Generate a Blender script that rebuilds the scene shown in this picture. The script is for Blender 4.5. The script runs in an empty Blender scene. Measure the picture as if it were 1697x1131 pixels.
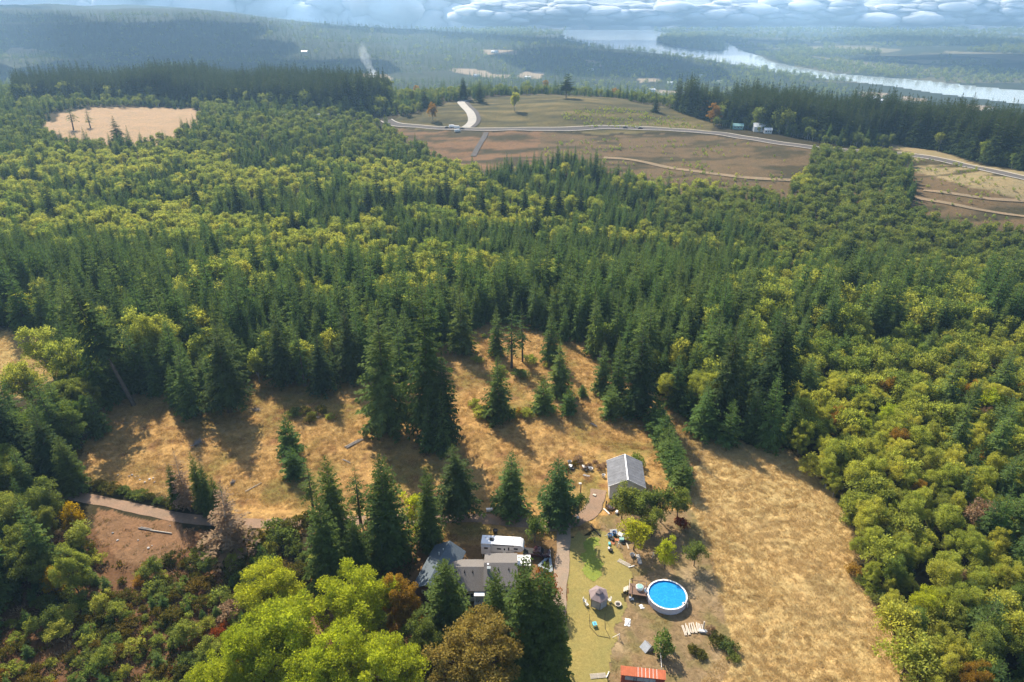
import bpy, bmesh, math, random
import numpy as np
from mathutils import Vector, Matrix

random.seed(7)
rng = np.random.default_rng(7)
SC = bpy.context.scene
COL = SC.collection
R = math.radians

# ------------------------------------------------------------------ camera
CAM_H = 100.0
PITCH = 26.0
FPX = 1147.0            # focal length in photograph pixels (1697 wide)
CX, CY = 848.5, 565.5
cam_data = bpy.data.cameras.new('camera')
cam_data.sensor_width = 36.0
cam_data.lens = 36.0 * FPX / 1697.0
cam_data.clip_start = 0.5
cam_data.clip_end = 60000
cam = bpy.data.objects.new('camera', cam_data)
cam.location = (0, 0, CAM_H)
cam.rotation_euler = (R(90 - PITCH), 0, 0)
COL.objects.link(cam)
SC.camera = cam

# ------------------------------------------------------------------ light
SUN_EL = 41.0
SUN_AZ = -27.0          # degrees from +Y, negative = to the left
sunv = Vector((math.sin(R(SUN_AZ)) * math.cos(R(SUN_EL)), math.cos(R(SUN_AZ)) * math.cos(R(SUN_EL)), math.sin(R(SUN_EL))))
world = bpy.data.worlds.new('World')
SC.world = world
world.use_nodes = True
wn = world.node_tree
for n in list(wn.nodes):
    wn.nodes.remove(n)
sky = wn.nodes.new('ShaderNodeTexSky')
sky.sky_type = 'NISHITA'
sky.sun_disc = False
sky.sun_elevation = R(SUN_EL)
sky.sun_rotation = R(SUN_AZ)
sky.air_density = 1.0
sky.dust_density = 1.2
sky.ozone_density = 1.0
bg = wn.nodes.new('ShaderNodeBackground')
bg.inputs['Strength'].default_value = 0.11
wo = wn.nodes.new('ShaderNodeOutputWorld')
wn.links.new(sky.outputs[0], bg.inputs[0])
wn.links.new(bg.outputs[0], wo.inputs[0])
sun = bpy.data.lights.new('sun', 'SUN')
sun.energy = 4.5
sun.angle = R(0.55)
sun.color = (1.0, 0.90, 0.74)
sun_o = bpy.data.objects.new('sun', sun)
sun_o.rotation_euler = (-sunv).to_track_quat('-Z', 'Y').to_euler()
sun_o.location = (0, 0, 300)
COL.objects.link(sun_o)
SC.view_settings.view_transform = 'Standard'
SC.view_settings.look = 'None'
SC.view_settings.exposure = 1.12
SC.view_settings.gamma = 1.0
SC.view_settings.use_curve_mapping = False
SC.render.engine = 'CYCLES'
cy = SC.cycles
cy.use_denoising = True
cy.max_bounces = 6
cy.diffuse_bounces = 2
cy.glossy_bounces = 2
cy.transmission_bounces = 2
cy.transparent_max_bounces = 4
cy.volume_bounces = 1
cy.use_adaptive_sampling = True
cy.adaptive_threshold = 0.02
cy.caustics_reflective = False
cy.caustics_refractive = False

HAZE_D = 1.2e-4
# ------------------------------------------------------------------ terrain height
SP, CP = math.sin(R(PITCH)), math.cos(R(PITCH))
RY = [60, 200, 260, 320, 380, 430, 490, 560, 640, 720, 800, 900, 1000, 1200, 1500, 1900, 2300, 2700, 3200, 3800, 4400, 5100, 6000, 7500, 10000, 14000, 24000]
RA = [-1.4, -.66, -.42, -.2, 0, .2, .42, .66, 1.4]
HT = [
 # 60 200 260 320 380 430 490 560 640 720 800 900 1000 1200 1500 1900 2300 2700 3200 3800 4400 5100 6000 7500 10000 14000 24000
 [0, 0, -1, -2, -3, -3, -1, 1, 3, 3, 2, 0, -8, -45, -90, -110, -105, -80, -120, -90, -30, 20, 70, 90, 96, 96, 96],
 [0, 0, -1, -3, -5, -5, -3, 0, 3, 3, 2, 0, -8, -45, -90, -112, -112, -92, -120, -90, -40, 10, 55, 85, 92, 92, 92],
 [0, 0, -2, -5, -8, -9, -7, -3, 2, 2, 1, -1, -10, -50, -95, -118, -112, -90, -130, -100, -50, 5, 45, 60, 60, 60, 60],
 [0, 0, -3, -7, -11, -12, -11, -8, -4, 0, 1, -5, -25, -65, -110, -125, -120, -125, -140, -130, -100, -62, -70, -150, -198, -198, -198],
 [0, 0, -4, -9, -13, -14, -13, -9, -2, 8, 11, 5, -16, -60, -105, -128, -130, -140, -150, -145, -122, -108, -150, -198, -198, -198, -198],
 [0, 0, -5, -11, -15, -15, -11, -5, 1, 8, 6, -6, -30, -80, -130, -155, -165, -170, -172, -170, -165, -202, -202, -200, -198, -198, -198],
 [0, 0, -6, -13, -15, -11, -3, 0, -2, -12, -30, -55, -80, -120, -160, -180, -186, -190, -196, -204, -200, -198, -198, -198, -198, -198, -198],
 [0, 0, -6, -13, -8, 0, 1, -4, -14, -28, -45, -70, -95, -135, -170, -186, -190, -200, -202, -198, -198, -198, -198, -198, -198, -198, -198],
 [0, 0, -6, -10, -2, 4, 2, -6, -16, -30, -48, -75, -100, -140, -170, -190, -198, -202, -198, -198, -198, -198, -198, -198, -198, -198, -198],
]
_FAR = {1200: 1080, 1500: 1250, 1900: 1500, 2300: 1770, 2700: 2050, 3200: 2420, 3800: 2860, 4400: 3300, 5100: 3830, 6000: 4500, 7500: 5600, 10000: 7500, 14000: 10500, 24000: 18000}
HT = [[100 - (100 - z) * _FAR.get(y, y) / y for y, z in zip(RY, row)] for row in HT]
RY = [_FAR.get(y, y) for y in RY]
_NL, _NA = 520, 161
_L0, _L1 = math.log(60.0), math.log(24000.0)
_lg = np.linspace(_L0, _L1, _NL)
_ag = np.linspace(-1.4, 1.4, _NA)
_rows = np.array([np.interp(_lg, np.log(RY), r) for r in HT])           # 9 x NL
_tab = np.array([np.interp(_ag, RA, _rows[:, j]) for j in range(_NL)]).T  # NA x NL
def _blur(t, n, axis):
    k = np.hanning(n + 2)[1:-1]; k /= k.sum()
    pad = [(0, 0), (0, 0)]; pad[axis] = (n // 2, n // 2)
    p = np.pad(t, pad, mode='edge')
    return np.apply_along_axis(lambda v: np.convolve(v, k, 'valid'), axis, p)
_tab = _blur(_tab, 15, 0)
_tab = _blur(_tab, 13, 1)

def hash2(ix, iy, seed=0):
    n = (ix * 374761393 + iy * 668265263 + seed * 1442695041) & 0xFFFFFFFF
    n = ((n ^ (n >> 13)) * 1274126177) & 0xFFFFFFFF
    n = n ^ (n >> 16)
    return (n & 0xFFFFFF) / float(0xFFFFFF)
def vnoise(x, y, seed=0):
    x = np.asarray(x, float); y = np.asarray(y, float)
    ix = np.floor(x).astype(np.int64); iy = np.floor(y).astype(np.int64)
    fx = x - ix; fy = y - iy
    fx = fx * fx * (3 - 2 * fx); fy = fy * fy * (3 - 2 * fy)
    a = hash2(ix, iy, seed); b = hash2(ix + 1, iy, seed); c = hash2(ix, iy + 1, seed); d = hash2(ix + 1, iy + 1, seed)
    return (a * (1 - fx) + b * fx) * (1 - fy) + (c * (1 - fx) + d * fx) * fy
def fbm(x, y, seed=0, oct=4):
    s = 0; a = .5; t = 0
    for i in range(oct):
        s = s + a * vnoise(x * 2 ** i, y * 2 ** i, seed + i * 17); t += a; a *= .5
    return s / t

def px_of(X, Y, Z):
    d = Y * CP + (CAM_H - Z) * SP
    return CX + FPX * X / d, CY + FPX * ((CAM_H - Z) * CP - Y * SP) / d
def inpoly(X, Y, poly):
    X = np.asarray(X, float); Y = np.asarray(Y, float)
    res = np.zeros(X.shape, bool); n = len(poly)
    for i in range(n):
        x1, y1 = poly[i]; x2, y2 = poly[(i + 1) % n]
        c = ((y1 > Y) != (y2 > Y))
        if y1 != y2:
            res ^= c & (X < (x2 - x1) * (Y - y1) / (y2 - y1) + x1)
    return res
def PZ(px, py, z):                       # where a sight line meets the level z
    u = (px - CX) / FPX; v = (py - CY) / FPX
    d = np.array([u, CP - v * SP, -SP - v * CP])
    k = (CAM_H - z) / -d[2]
    return d[0] * k, d[1] * k

RIVER_Z = -125.0
_rp = [(1000, 90), (1100, 100), (1200, 110), (1300, 125), (1400, 134), (1480, 143), (1560, 156), (1720, 176), (1720, 153),
       (1620, 144), (1530, 134), (1450, 128), (1380, 122), (1320, 112), (1275, 101), (1262, 94), (1232, 86), (1212, 76), (1204, 70),
       (1199, 73), (1207, 80), (1197, 86), (1150, 83), (1110, 78), (1088, 70), (1094, 61), (1122, 57), (1085, 52), (1065, 46), (1040, 42), (1000, 40), (940, 46), (930, 60), (950, 80)]
RIVER = [PZ(a, b, RIVER_Z) for a, b in _rp]
def height(X, Y):
    X = np.asarray(X, float); Y = np.asarray(Y, float)
    Yc = np.maximum(Y, 60.0)
    a = np.clip(X / Yc, -1.399, 1.399)
    l = np.clip(np.log(Yc), _L0, _L1 - 1e-6)
    fa = (a + 1.4) / 2.8 * (_NA - 1); fl = (l - _L0) / (_L1 - _L0) * (_NL - 1)
    ia = np.clip(fa.astype(int), 0, _NA - 2); il = np.clip(fl.astype(int), 0, _NL - 2)
    wa = fa - ia; wl = fl - il
    z = (_tab[ia, il] * (1 - wa) + _tab[ia + 1, il] * wa) * (1 - wl) + (_tab[ia, il + 1] * (1 - wa) + _tab[ia + 1, il + 1] * wa) * wl
    far = np.clip((Y - 1000) / 1100, 0, 1) * np.clip((z - RIVER_Z - 4) / 45, 0, 1)
    z = z + far * (fbm(X / 380, Y / 380, 3, 4) - .5) * 56
    mid = np.clip((Y - 190) / 120, 0, 1) * np.clip((1100 - Y) / 200, 0, 1)
    z = z + mid * (fbm(X / 70, Y / 70, 9, 3) - .5) * 5.0
    z = z + np.clip((260 - Y) / 60, 0, 1) * (fbm(X / 26, Y / 26, 5, 3) - .5) * .5
    w = inpoly(X, Y, RIVER) & (Y > 1700)
    flat = (Y > 1700) & (z < RIVER_Z + 8)
    z = np.where(flat & ~w, np.maximum(z, RIVER_Z + 1.5), z)
    z = np.where(w & (z < RIVER_Z + 40), RIVER_Z - 8, z)
    return np.minimum(z, 98.0)
def W(px, py, dz=0.0):
    """the ground point (plus dz) on the sight line of a photograph pixel"""
    u = (px - CX) / FPX; v = (py - CY) / FPX
    dx, dy, dzr = u, CP - v * SP, -SP - v * CP
    ks = np.exp(np.linspace(math.log(50), math.log(30000), 2500))
    zz = CAM_H + ks * dzr; hh = height(ks * dx, ks * dy) + dz
    below = np.nonzero(zz < hh)[0]
    if len(below) == 0:
        return (30000 * dx, 30000 * dy)
    i = below[0]
    if i == 0:
        k = ks[0]
    else:
        f0 = zz[i - 1] - hh[i - 1]; f1 = zz[i] - hh[i]
        k = ks[i - 1] + (ks[i] - ks[i - 1]) * f0 / (f0 - f1)
    return (k * dx, k * dy)
def WP(pts, dz=0.0):
    return [W(a, b, dz) for a, b in pts]
def G(px, py):
    x, y = W(px, py)
    return Vector((x, y, float(height(x, y))))

# ------------------------------------------------------------------ scene helpers
def tag(o, label=None, cat=None, group=None, kind=None):
    if label: o['label'] = label
    if cat: o['category'] = cat
    if group: o['group'] = group
    if kind: o['kind'] = kind
    return o
def link(o, parent=None):
    COL.objects.link(o)
    if parent is not None:
        o.parent = parent
    return o
def empty(name, loc, rz=0.0):
    o = bpy.data.objects.new(name, None)
    o.location = loc; o.rotation_euler = (0, 0, rz); o.empty_display_size = .5
    return link(o)
def mesh_np(name, V, F, mats=(), mi=None, smooth=False, attrs=None):
    """V (n,3); F (m,3) or (m,4) array, or list of such arrays"""
    Fs = F if isinstance(F, list) else [F]
    me = bpy.data.meshes.new(name)
    V = np.asarray(V, np.float32)
    me.vertices.add(len(V)); me.vertices.foreach_set('co', V.ravel())
    loops = np.concatenate([f.ravel() for f in Fs]).astype(np.int32)
    cnt = np.concatenate([np.full(len(f), f.shape[1], np.int32) for f in Fs])
    st = np.concatenate([[0], np.cumsum(cnt)[:-1]]).astype(np.int32)
    me.loops.add(len(loops)); me.loops.foreach_set('vertex_index', loops)
    me.polygons.add(len(cnt)); me.polygons.foreach_set('loop_start', st)
    for m in mats: me.materials.append(m)
    if mi is not None: me.polygons.foreach_set('material_index', np.asarray(mi, np.int32))
    me.polygons.foreach_set('use_smooth', np.full(len(cnt), bool(smooth)))
    for k, (typ, dom, arr) in (attrs or {}).items():
        at = me.attributes.new(k, typ, dom)
        at.data.foreach_set('color' if typ == 'FLOAT_COLOR' else 'value', np.asarray(arr, np.float32).ravel())
    me.update(calc_edges=True)
    return me

# ------------------------------------------------------------------ materials
def new_mat(name):
    m = bpy.data.materials.new(name); m.use_nodes = True
    nt = m.node_tree
    for n in list(nt.nodes): nt.nodes.remove(n)
    out = nt.nodes.new('ShaderNodeOutputMaterial')
    return m, nt, out
def nd(nt, typ, **kw):
    n = nt.nodes.new(typ)
    for k, v in kw.items():
        if k in n.inputs.keys() if hasattr(n.inputs, 'keys') else False: n.inputs[k].default_value = v
        else: setattr(n, k, v)
    return n
def c4(c): return (c[0], c[1], c[2], 1.0)
def plain(name, col, rough=.7, spec=.3, metal=0.0, var=.18, scale=3.0, bump=0.0, stretch=None, coat=0.0):
    """a paint, wood, metal or cloth surface: colour broken up by noise, fine bump"""
    m, nt, out = new_mat(name)
    b = nt.nodes.new('ShaderNodeBsdfPrincipled')
    b.inputs['Roughness'].default_value = rough
    b.inputs['Metallic'].default_value = metal
    b.inputs['Specular IOR Level'].default_value = spec
    b.inputs['Coat Weight'].default_value = coat
    tc = nt.nodes.new('ShaderNodeTexCoord'); mp = nt.nodes.new('ShaderNodeMapping')
    nt.links.new(tc.outputs['Object'], mp.inputs[0])
    if stretch: mp.inputs['Scale'].default_value = stretch
    nz = nt.nodes.new('ShaderNodeTexNoise'); nz.inputs['Scale'].default_value = scale; nz.inputs['Detail'].default_value = 5; nz.inputs['Roughness'].default_value = .65
    nt.links.new(mp.outputs[0], nz.inputs['Vector'])
    rp = nt.nodes.new('ShaderNodeValToRGB')
    rp.color_ramp.elements[0].position = .3; rp.color_ramp.elements[1].position = .72
    rp.color_ramp.elements[0].color = c4([max(0, x * (1 - var)) for x in col]); rp.color_ramp.elements[1].color = c4([min(1, x * (1 + var)) for x in col])
    nt.links.new(nz.outputs['Fac'], rp.inputs[0]); nt.links.new(rp.outputs[0], b.inputs['Base Color'])
    if bump:
        bp = nt.nodes.new('ShaderNodeBump'); bp.inputs['Strength'].default_value = bump; bp.inputs['Distance'].default_value = .03
        nt.links.new(nz.outputs['Fac'], bp.inputs['Height']); nt.links.new(bp.outputs[0], b.inputs['Normal'])
    nt.links.new(b.outputs[0], out.inputs[0])
    return m
def foliage(name, c1, c2, c3=None, trans=.38, tcol=None, leafvar=.45):
    """leaf cards: colour picked per tree (c1..c3), varied per leaf; some light passes through"""
    m, nt, out = new_mat(name)
    oi = nt.nodes.new('ShaderNodeObjectInfo')
    rp = nt.nodes.new('ShaderNodeValToRGB')
    rp.color_ramp.elements[0].position = 0.0; rp.color_ramp.elements[0].color = c4(c1)
    rp.color_ramp.elements[1].position = 1.0; rp.color_ramp.elements[1].color = c4(c3 or c2)
    if c3:
        e = rp.color_ramp.elements.new(.5); e.color = c4(c2)
    nt.links.new(oi.outputs['Random'], rp.inputs[0])
    at = nt.nodes.new('ShaderNodeAttribute'); at.attribute_name = 'leafvar'
    mr = nt.nodes.new('ShaderNodeMapRange'); mr.inputs['To Min'].default_value = 1 - leafvar; mr.inputs['To Max'].default_value = 1 + leafvar
    nt.links.new(at.outputs['Fac'], mr.inputs['Value'])
    mx = nt.nodes.new('ShaderNodeVectorMath'); mx.operation = 'SCALE'
    nt.links.new(rp.outputs[0], mx.inputs[0]); nt.links.new(mr.outputs[0], mx.inputs['Scale'])
    df = nt.nodes.new('ShaderNodeBsdfDiffuse'); nt.links.new(mx.outputs[0], df.inputs['Color'])
    tr = nt.nodes.new('ShaderNodeBsdfTranslucent')
    tm = nt.nodes.new('ShaderNodeVectorMath'); tm.operation = 'MULTIPLY'; tm.inputs[1].default_value = tcol or (1.25, 1.2, .6)
    nt.links.new(mx.outputs[0], tm.inputs[0]); nt.links.new(tm.outputs[0], tr.inputs['Color'])
    ms = nt.nodes.new('ShaderNodeMixShader'); ms.inputs[0].default_value = trans
    nt.links.new(df.outputs[0], ms.inputs[1]); nt.links.new(tr.outputs[0], ms.inputs[2])
    nt.links.new(ms.outputs[0], out.inputs[0])
    return m

M = {}
M['bark'] = plain('bark', (.11, .085, .065), .9, .1, var=.4, scale=2.5, bump=.6, stretch=(1, 1, .25))
M['bark_pale'] = plain('bark_pale', (.30, .28, .25), .9, .1, var=.35, scale=2.5, bump=.4, stretch=(1, 1, .3))
M['fir'] = foliage('fir_needles', (.078, .128, .042), (.104, .158, .048), (.138, .186, .052), .44, (1.3, 1.2, .6))
M['fir_dark'] = foliage('old_fir_needles', (.040, .066, .026), (.052, .080, .028), (.068, .096, .032), .34, (1.35, 1.2, .6))
M['fir_young'] = foliage('young_fir_needles', (.090, .155, .046), (.115, .185, .052), (.145, .205, .056), .45, (1.3, 1.2, .6))
M['cedar'] = foliage('cedar_sprays', (.074, .115, .034), (.096, .140, .038), (.125, .165, .042), .44, (1.35, 1.2, .55))
M['alder'] = foliage('alder_leaves', (.200, .245, .062), (.265, .300, .070), (.340, .345, .078), .60, (1.3, 1.25, .7))
M['olive'] = foliage('olive_leaves', (.110, .150, .048), (.150, .190, .054), (.200, .225, .060), .56, (1.3, 1.25, .7))
M['mixed'] = foliage('mixed_leaves', (.135, .195, .056), (.205, .258, .062), (.300, .318, .070), .58, (1.3, 1.25, .7))
M['maple'] = foliage('maple_leaves', (.290, .350, .036), (.345, .385, .040), (.395, .400, .044), .58, (1.3, 1.25, .5))
M['yellow'] = foliage('yellow_leaves', (.3456, .2400, .0096), (.3840, .2592, .0115), (.4032, .2496, .0115), .48, (1.2, 1.1, .5))
M['amber'] = foliage('amber_leaves', (.270, .175, .032), (.300, .19, .034), (.33, .195, .034), .5, (1.2, 1.05, .6))
M['orange'] = foliage('orange_leaves', (.2400, .0920, .0128), (.2640, .0960, .0144), (.2720, .0880, .0128), .42, (1.2, 1.0, .6))
M['red'] = foliage('red_leaves', (.1792, .0448, .0202), (.2240, .0560, .0202), (.2688, .0840, .0202), .40, (1.2, .9, .6))
M['dead'] = foliage('dead_needles', (.26, .185, .11), (.30, .205, .12), (.33, .225, .13), .30, (1.2, 1, .8))
M['wood_leaf'] = foliage('young_alder_leaves', (.285, .330, .072), (.355, .385, .082), (.425, .415, .088), .60, (1.28, 1.22, .65))
M['olive_amber'] = foliage('fading_leaves', (.270, .215, .060), (.285, .22, .06), (.30, .225, .06), .5, (1.2, 1.1, .6))
M['bramble'] = foliage('bramble_leaves', (.0605, .0739, .0215), (.1142, .1075, .0242), (.1613, .1142, .0269), .36)
M['straw'] = foliage('dry_grass_blades', (.47, .34, .155), (.55, .405, .19), (.62, .46, .23), .32, (1.1, 1.0, .8), .2)
M['straw_orange'] = foliage('tawny_grass_blades', (.34, .220, .085), (.42, .285, .115), (.50, .35, .15), .30, (1.1, 1.0, .8), .3)

# ------------------------------------------------------------------ the ground
def ground_mat(name, noise_amt=.5, bump=.5, attr=True, col=(.2, .15, .1), s1=.9, s2=.12, straw=False):
    m, nt, out = new_mat(name)
    b = nt.nodes.new('ShaderNodeBsdfPrincipled'); b.inputs['Roughness'].default_value = .95; b.inputs['Specular IOR Level'].default_value = .05
    tc = nt.nodes.new('ShaderNodeTexCoord')
    def noise(scale, detail=6, rough=.65, vec=None, dist=0.0):
        n = nt.nodes.new('ShaderNodeTexNoise'); n.inputs['Scale'].default_value = scale; n.inputs['Detail'].default_value = detail
        n.inputs['Roughness'].default_value = rough; n.inputs['Distortion'].default_value = dist
        nt.links.new(vec or tc.outputs['Object'], n.inputs['Vector']); return n
    n1 = noise(s1, 8, .7, dist=1.2); n2 = noise(s2, 5, .6, dist=.6)
    if attr:
        a = nt.nodes.new('ShaderNodeAttribute'); a.attribute_name = 'groundcol'; src = a.outputs['Color']
    else:
        a = nt.nodes.new('ShaderNodeRGB'); a.outputs[0].default_value = c4(col); src = a.outputs[0]
    mr = nt.nodes.new('ShaderNodeMapRange'); mr.inputs['From Min'].default_value = .28; mr.inputs['From Max'].default_value = .72
    mr.inputs['To Min'].default_value = 1 - noise_amt; mr.inputs['To Max'].default_value = 1 + noise_amt
    nt.links.new(n1.outputs['Fac'], mr.inputs['Value'])
    s = nt.nodes.new('ShaderNodeVectorMath'); s.operation = 'SCALE'
    nt.links.new(src, s.inputs[0]); nt.links.new(mr.outputs[0], s.inputs['Scale'])
    rp = nt.nodes.new('ShaderNodeValToRGB')
    rp.color_ramp.elements[0].position = .35; rp.color_ramp.elements[0].color = (.86, .90, .88, 1)
    rp.color_ramp.elements[1].position = .68; rp.color_ramp.elements[1].color = (1.10, 1.04, .97, 1)
    nt.links.new(n2.outputs['Fac'], rp.inputs[0])
    mu = nt.nodes.new('ShaderNodeVectorMath'); mu.operation = 'MULTIPLY'
    nt.links.new(s.outputs[0], mu.inputs[0]); nt.links.new(rp.outputs[0], mu.inputs[1])
    nt.links.new(mu.outputs[0], b.inputs['Base Color'])
    bp = nt.nodes.new('ShaderNodeBump'); bp.inputs['Strength'].default_value = bump; bp.inputs['Distance'].default_value = .25
    nt.links.new(n1.outputs['Fac'], bp.inputs['Height']); nt.links.new(bp.outputs[0], b.inputs['Normal'])
    nt.links.new(b.outputs[0], out.inputs[0])
    return m
M['ground'] = ground_mat('ground_cover')
M['lawn'] = ground_mat('lawn_turf', .3, .3, False, (.245, .200, .070), 2.2, .16)
M['lush'] = ground_mat('lush_turf', .3, .3, False, (.185, .215, .042), 2.2, .5)
M['drive'] = ground_mat('gravel_drive', .22, .25, False, (.285, .215, .160), 3.0, .3)
M['track'] = ground_mat('dirt_track', .25, .25, False, (.25, .170, .120), 2.5, .25)
M['asphalt'] = ground_mat('road_asphalt', .15, .1, False, (.1054, .0961, .0930), 3.0, .3)
M['concrete'] = ground_mat('pale_concrete', .12, .1, False, (.3844, .3596, .3286), 2.0, .3)
M['hilltrack'] = ground_mat('hill_track', .25, .2, False, (.2232, .1674, .1054), .6, .1)

CLEAR_MEADOW = WP([(115, 785), (150, 690), (200, 640), (330, 625), (450, 595), (600, 592), (740, 555), (790, 515), (880, 525), (990, 570), (1070, 640), (1130, 680), (1165, 745), (1150, 840), (1000, 870), (860, 905), (700, 900), (560, 885), (430, 875), (300, 835)])
STRAW_MEADOW = WP([(1095, 665), (1160, 705), (1240, 738), (1320, 748), (1365, 800), (1412, 860), (1425, 940), (1478, 1010), (1510, 1150), (1150, 1150), (1212, 1060), (1185, 960), (1165, 880), (1145, 830), (1115, 750)])
YARD = WP([(985, 855), (1150, 845), (1178, 930), (1203, 1020), (1220, 1090), (1185, 1150), (1010, 1150), (1015, 1040), (1050, 960), (1000, 900)])
LAWN = WP([(943, 890), (1000, 878), (1018, 905), (1052, 952), (1032, 985), (1042, 1008), (1022, 1040), (1006, 1150), (930, 1150), (934, 1040), (940, 960)])
LUSH = WP([(969, 892), (978, 888), (986, 894), (987, 915), (988, 930), (997, 940), (1000, 950), (992, 959), (978, 960), (970, 952), (968, 920)])
PALE_FIELD = WP([(-90, 545), (60, 545), (110, 580), (100, 620), (40, 655), (-90, 660)])
DIRT_CLEAR = WP([(150, 845), (290, 870), (310, 905), (260, 945), (190, 935), (155, 890)])
SHRUBLAND = WP([(-150, 900), (160, 880), (400, 880), (470, 960), (420, 1160), (-150, 1160)])
HOUSE_YARD = WP([(600, 865), (940, 860), (945, 1010), (900, 1150), (480, 1150), (520, 900)])
HILLSIDE = WP([(640, 214), (720, 216), (860, 218), (1180, 223), (1370, 248), (1480, 246), (1697, 296), (1790, 325), (1790, 400), (1600, 388), (1520, 366), (1480, 348), (1300, 338), (1130, 324), (1020, 294), (940, 262), (900, 282), (790, 290), (730, 268), (655, 238)])
CONSTR = WP([(650, 216), (900, 222), (890, 275), (780, 282), (715, 252)])
KNOLL = WP([(646, 207), (700, 185), (760, 166), (860, 159), (960, 159), (1090, 176), (1195, 203), (1180, 220), (860, 214), (660, 213)])
LEFT_FIELD = WP([(70, 216), (80, 190), (150, 179), (240, 177), (325, 181), (335, 203), (300, 236), (200, 248), (90, 236)])
ROAD_BAND = WP([(640, 200), (700, 206), (800, 206), (1000, 204), (1200, 212), (1380, 240), (1380, 262), (1200, 236), (1000, 226), (800, 226), (640, 218)])
RIGHT_FIELD = WP([(1478, 238), (1560, 253), (1697, 286), (1790, 305), (1790, 350), (1690, 335), (1600, 305), (1500, 280)])
FAR_FIELDS = [WP(p) for p in [
    [(565, 128), (640, 124), (660, 133), (600, 140)], [(860, 118), (905, 122), (898, 133), (850, 128)], [(800, 83), (850, 84), (846, 91), (806, 90)],
    [(760, 113), (800, 116), (842, 126), (836, 131), (790, 126), (755, 119)], [(960, 98), (995, 103), (990, 110), (962, 106)],
    [(1435, 152), (1475, 154), (1470, 162), (1436, 161)], [(1340, 166), (1430, 172), (1425, 178), (1345, 176)], [(1500, 160), (1545, 166), (1540, 171), (1500, 167)],
    [(1600, 172), (1660, 178), (1655, 186), (1605, 182)], [(20, 78), (60, 84), (50, 95), (10, 95)],
    [(1060, 130), (1100, 131), (1098, 138), (1064, 137)], [(1090, 150), (1130, 152), (1126, 158), (1094, 157)]]]
PLAIN_FIELDS = [[PZ(a, b, RIVER_Z) for a, b in p] for p in [
    [(1328, 73), (1362, 74), (1365, 83), (1335, 84)], [(1372, 76), (1450, 78), (1500, 83), (1480, 88), (1390, 85)], [(1350, 95), (1470, 104), (1580, 113), (1560, 120), (1420, 108)],
    [(1500, 100), (1560, 101), (1600, 108), (1540, 107)], [(1572, 86), (1640, 88), (1720, 94), (1720, 103), (1640, 97), (1580, 93)], [(1230, 66), (1280, 70), (1300, 78), (1250, 76)]]]
ZONES = [
    (SHRUBLAND, (.1190, .0630, .0323)), (HOUSE_YARD, (.1766, .1037, .0461)), (CLEAR_MEADOW, (.350, .215, .080)), (STRAW_MEADOW, (.39, .280, .125)),
    (YARD, (.2074, .1421, .0768)), (PALE_FIELD, (.3226, .2304, .0922)), (DIRT_CLEAR, (.1766, .0998, .0538)),
    (HILLSIDE, (.1123, .0778, .0410)), (CONSTR, (.1555, .0907, .0475)), (KNOLL, (.0864, .0734, .0302)), (LEFT_FIELD, (.3000, .2040, .1200)), (RIGHT_FIELD, (.2280, .1800, .0960)),
] + [(p, (.2760, .2160, .1500)) for p in FAR_FIELDS] + [(p, (.1800, .1620, .1020)) for p in PLAIN_FIELDS]

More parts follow.
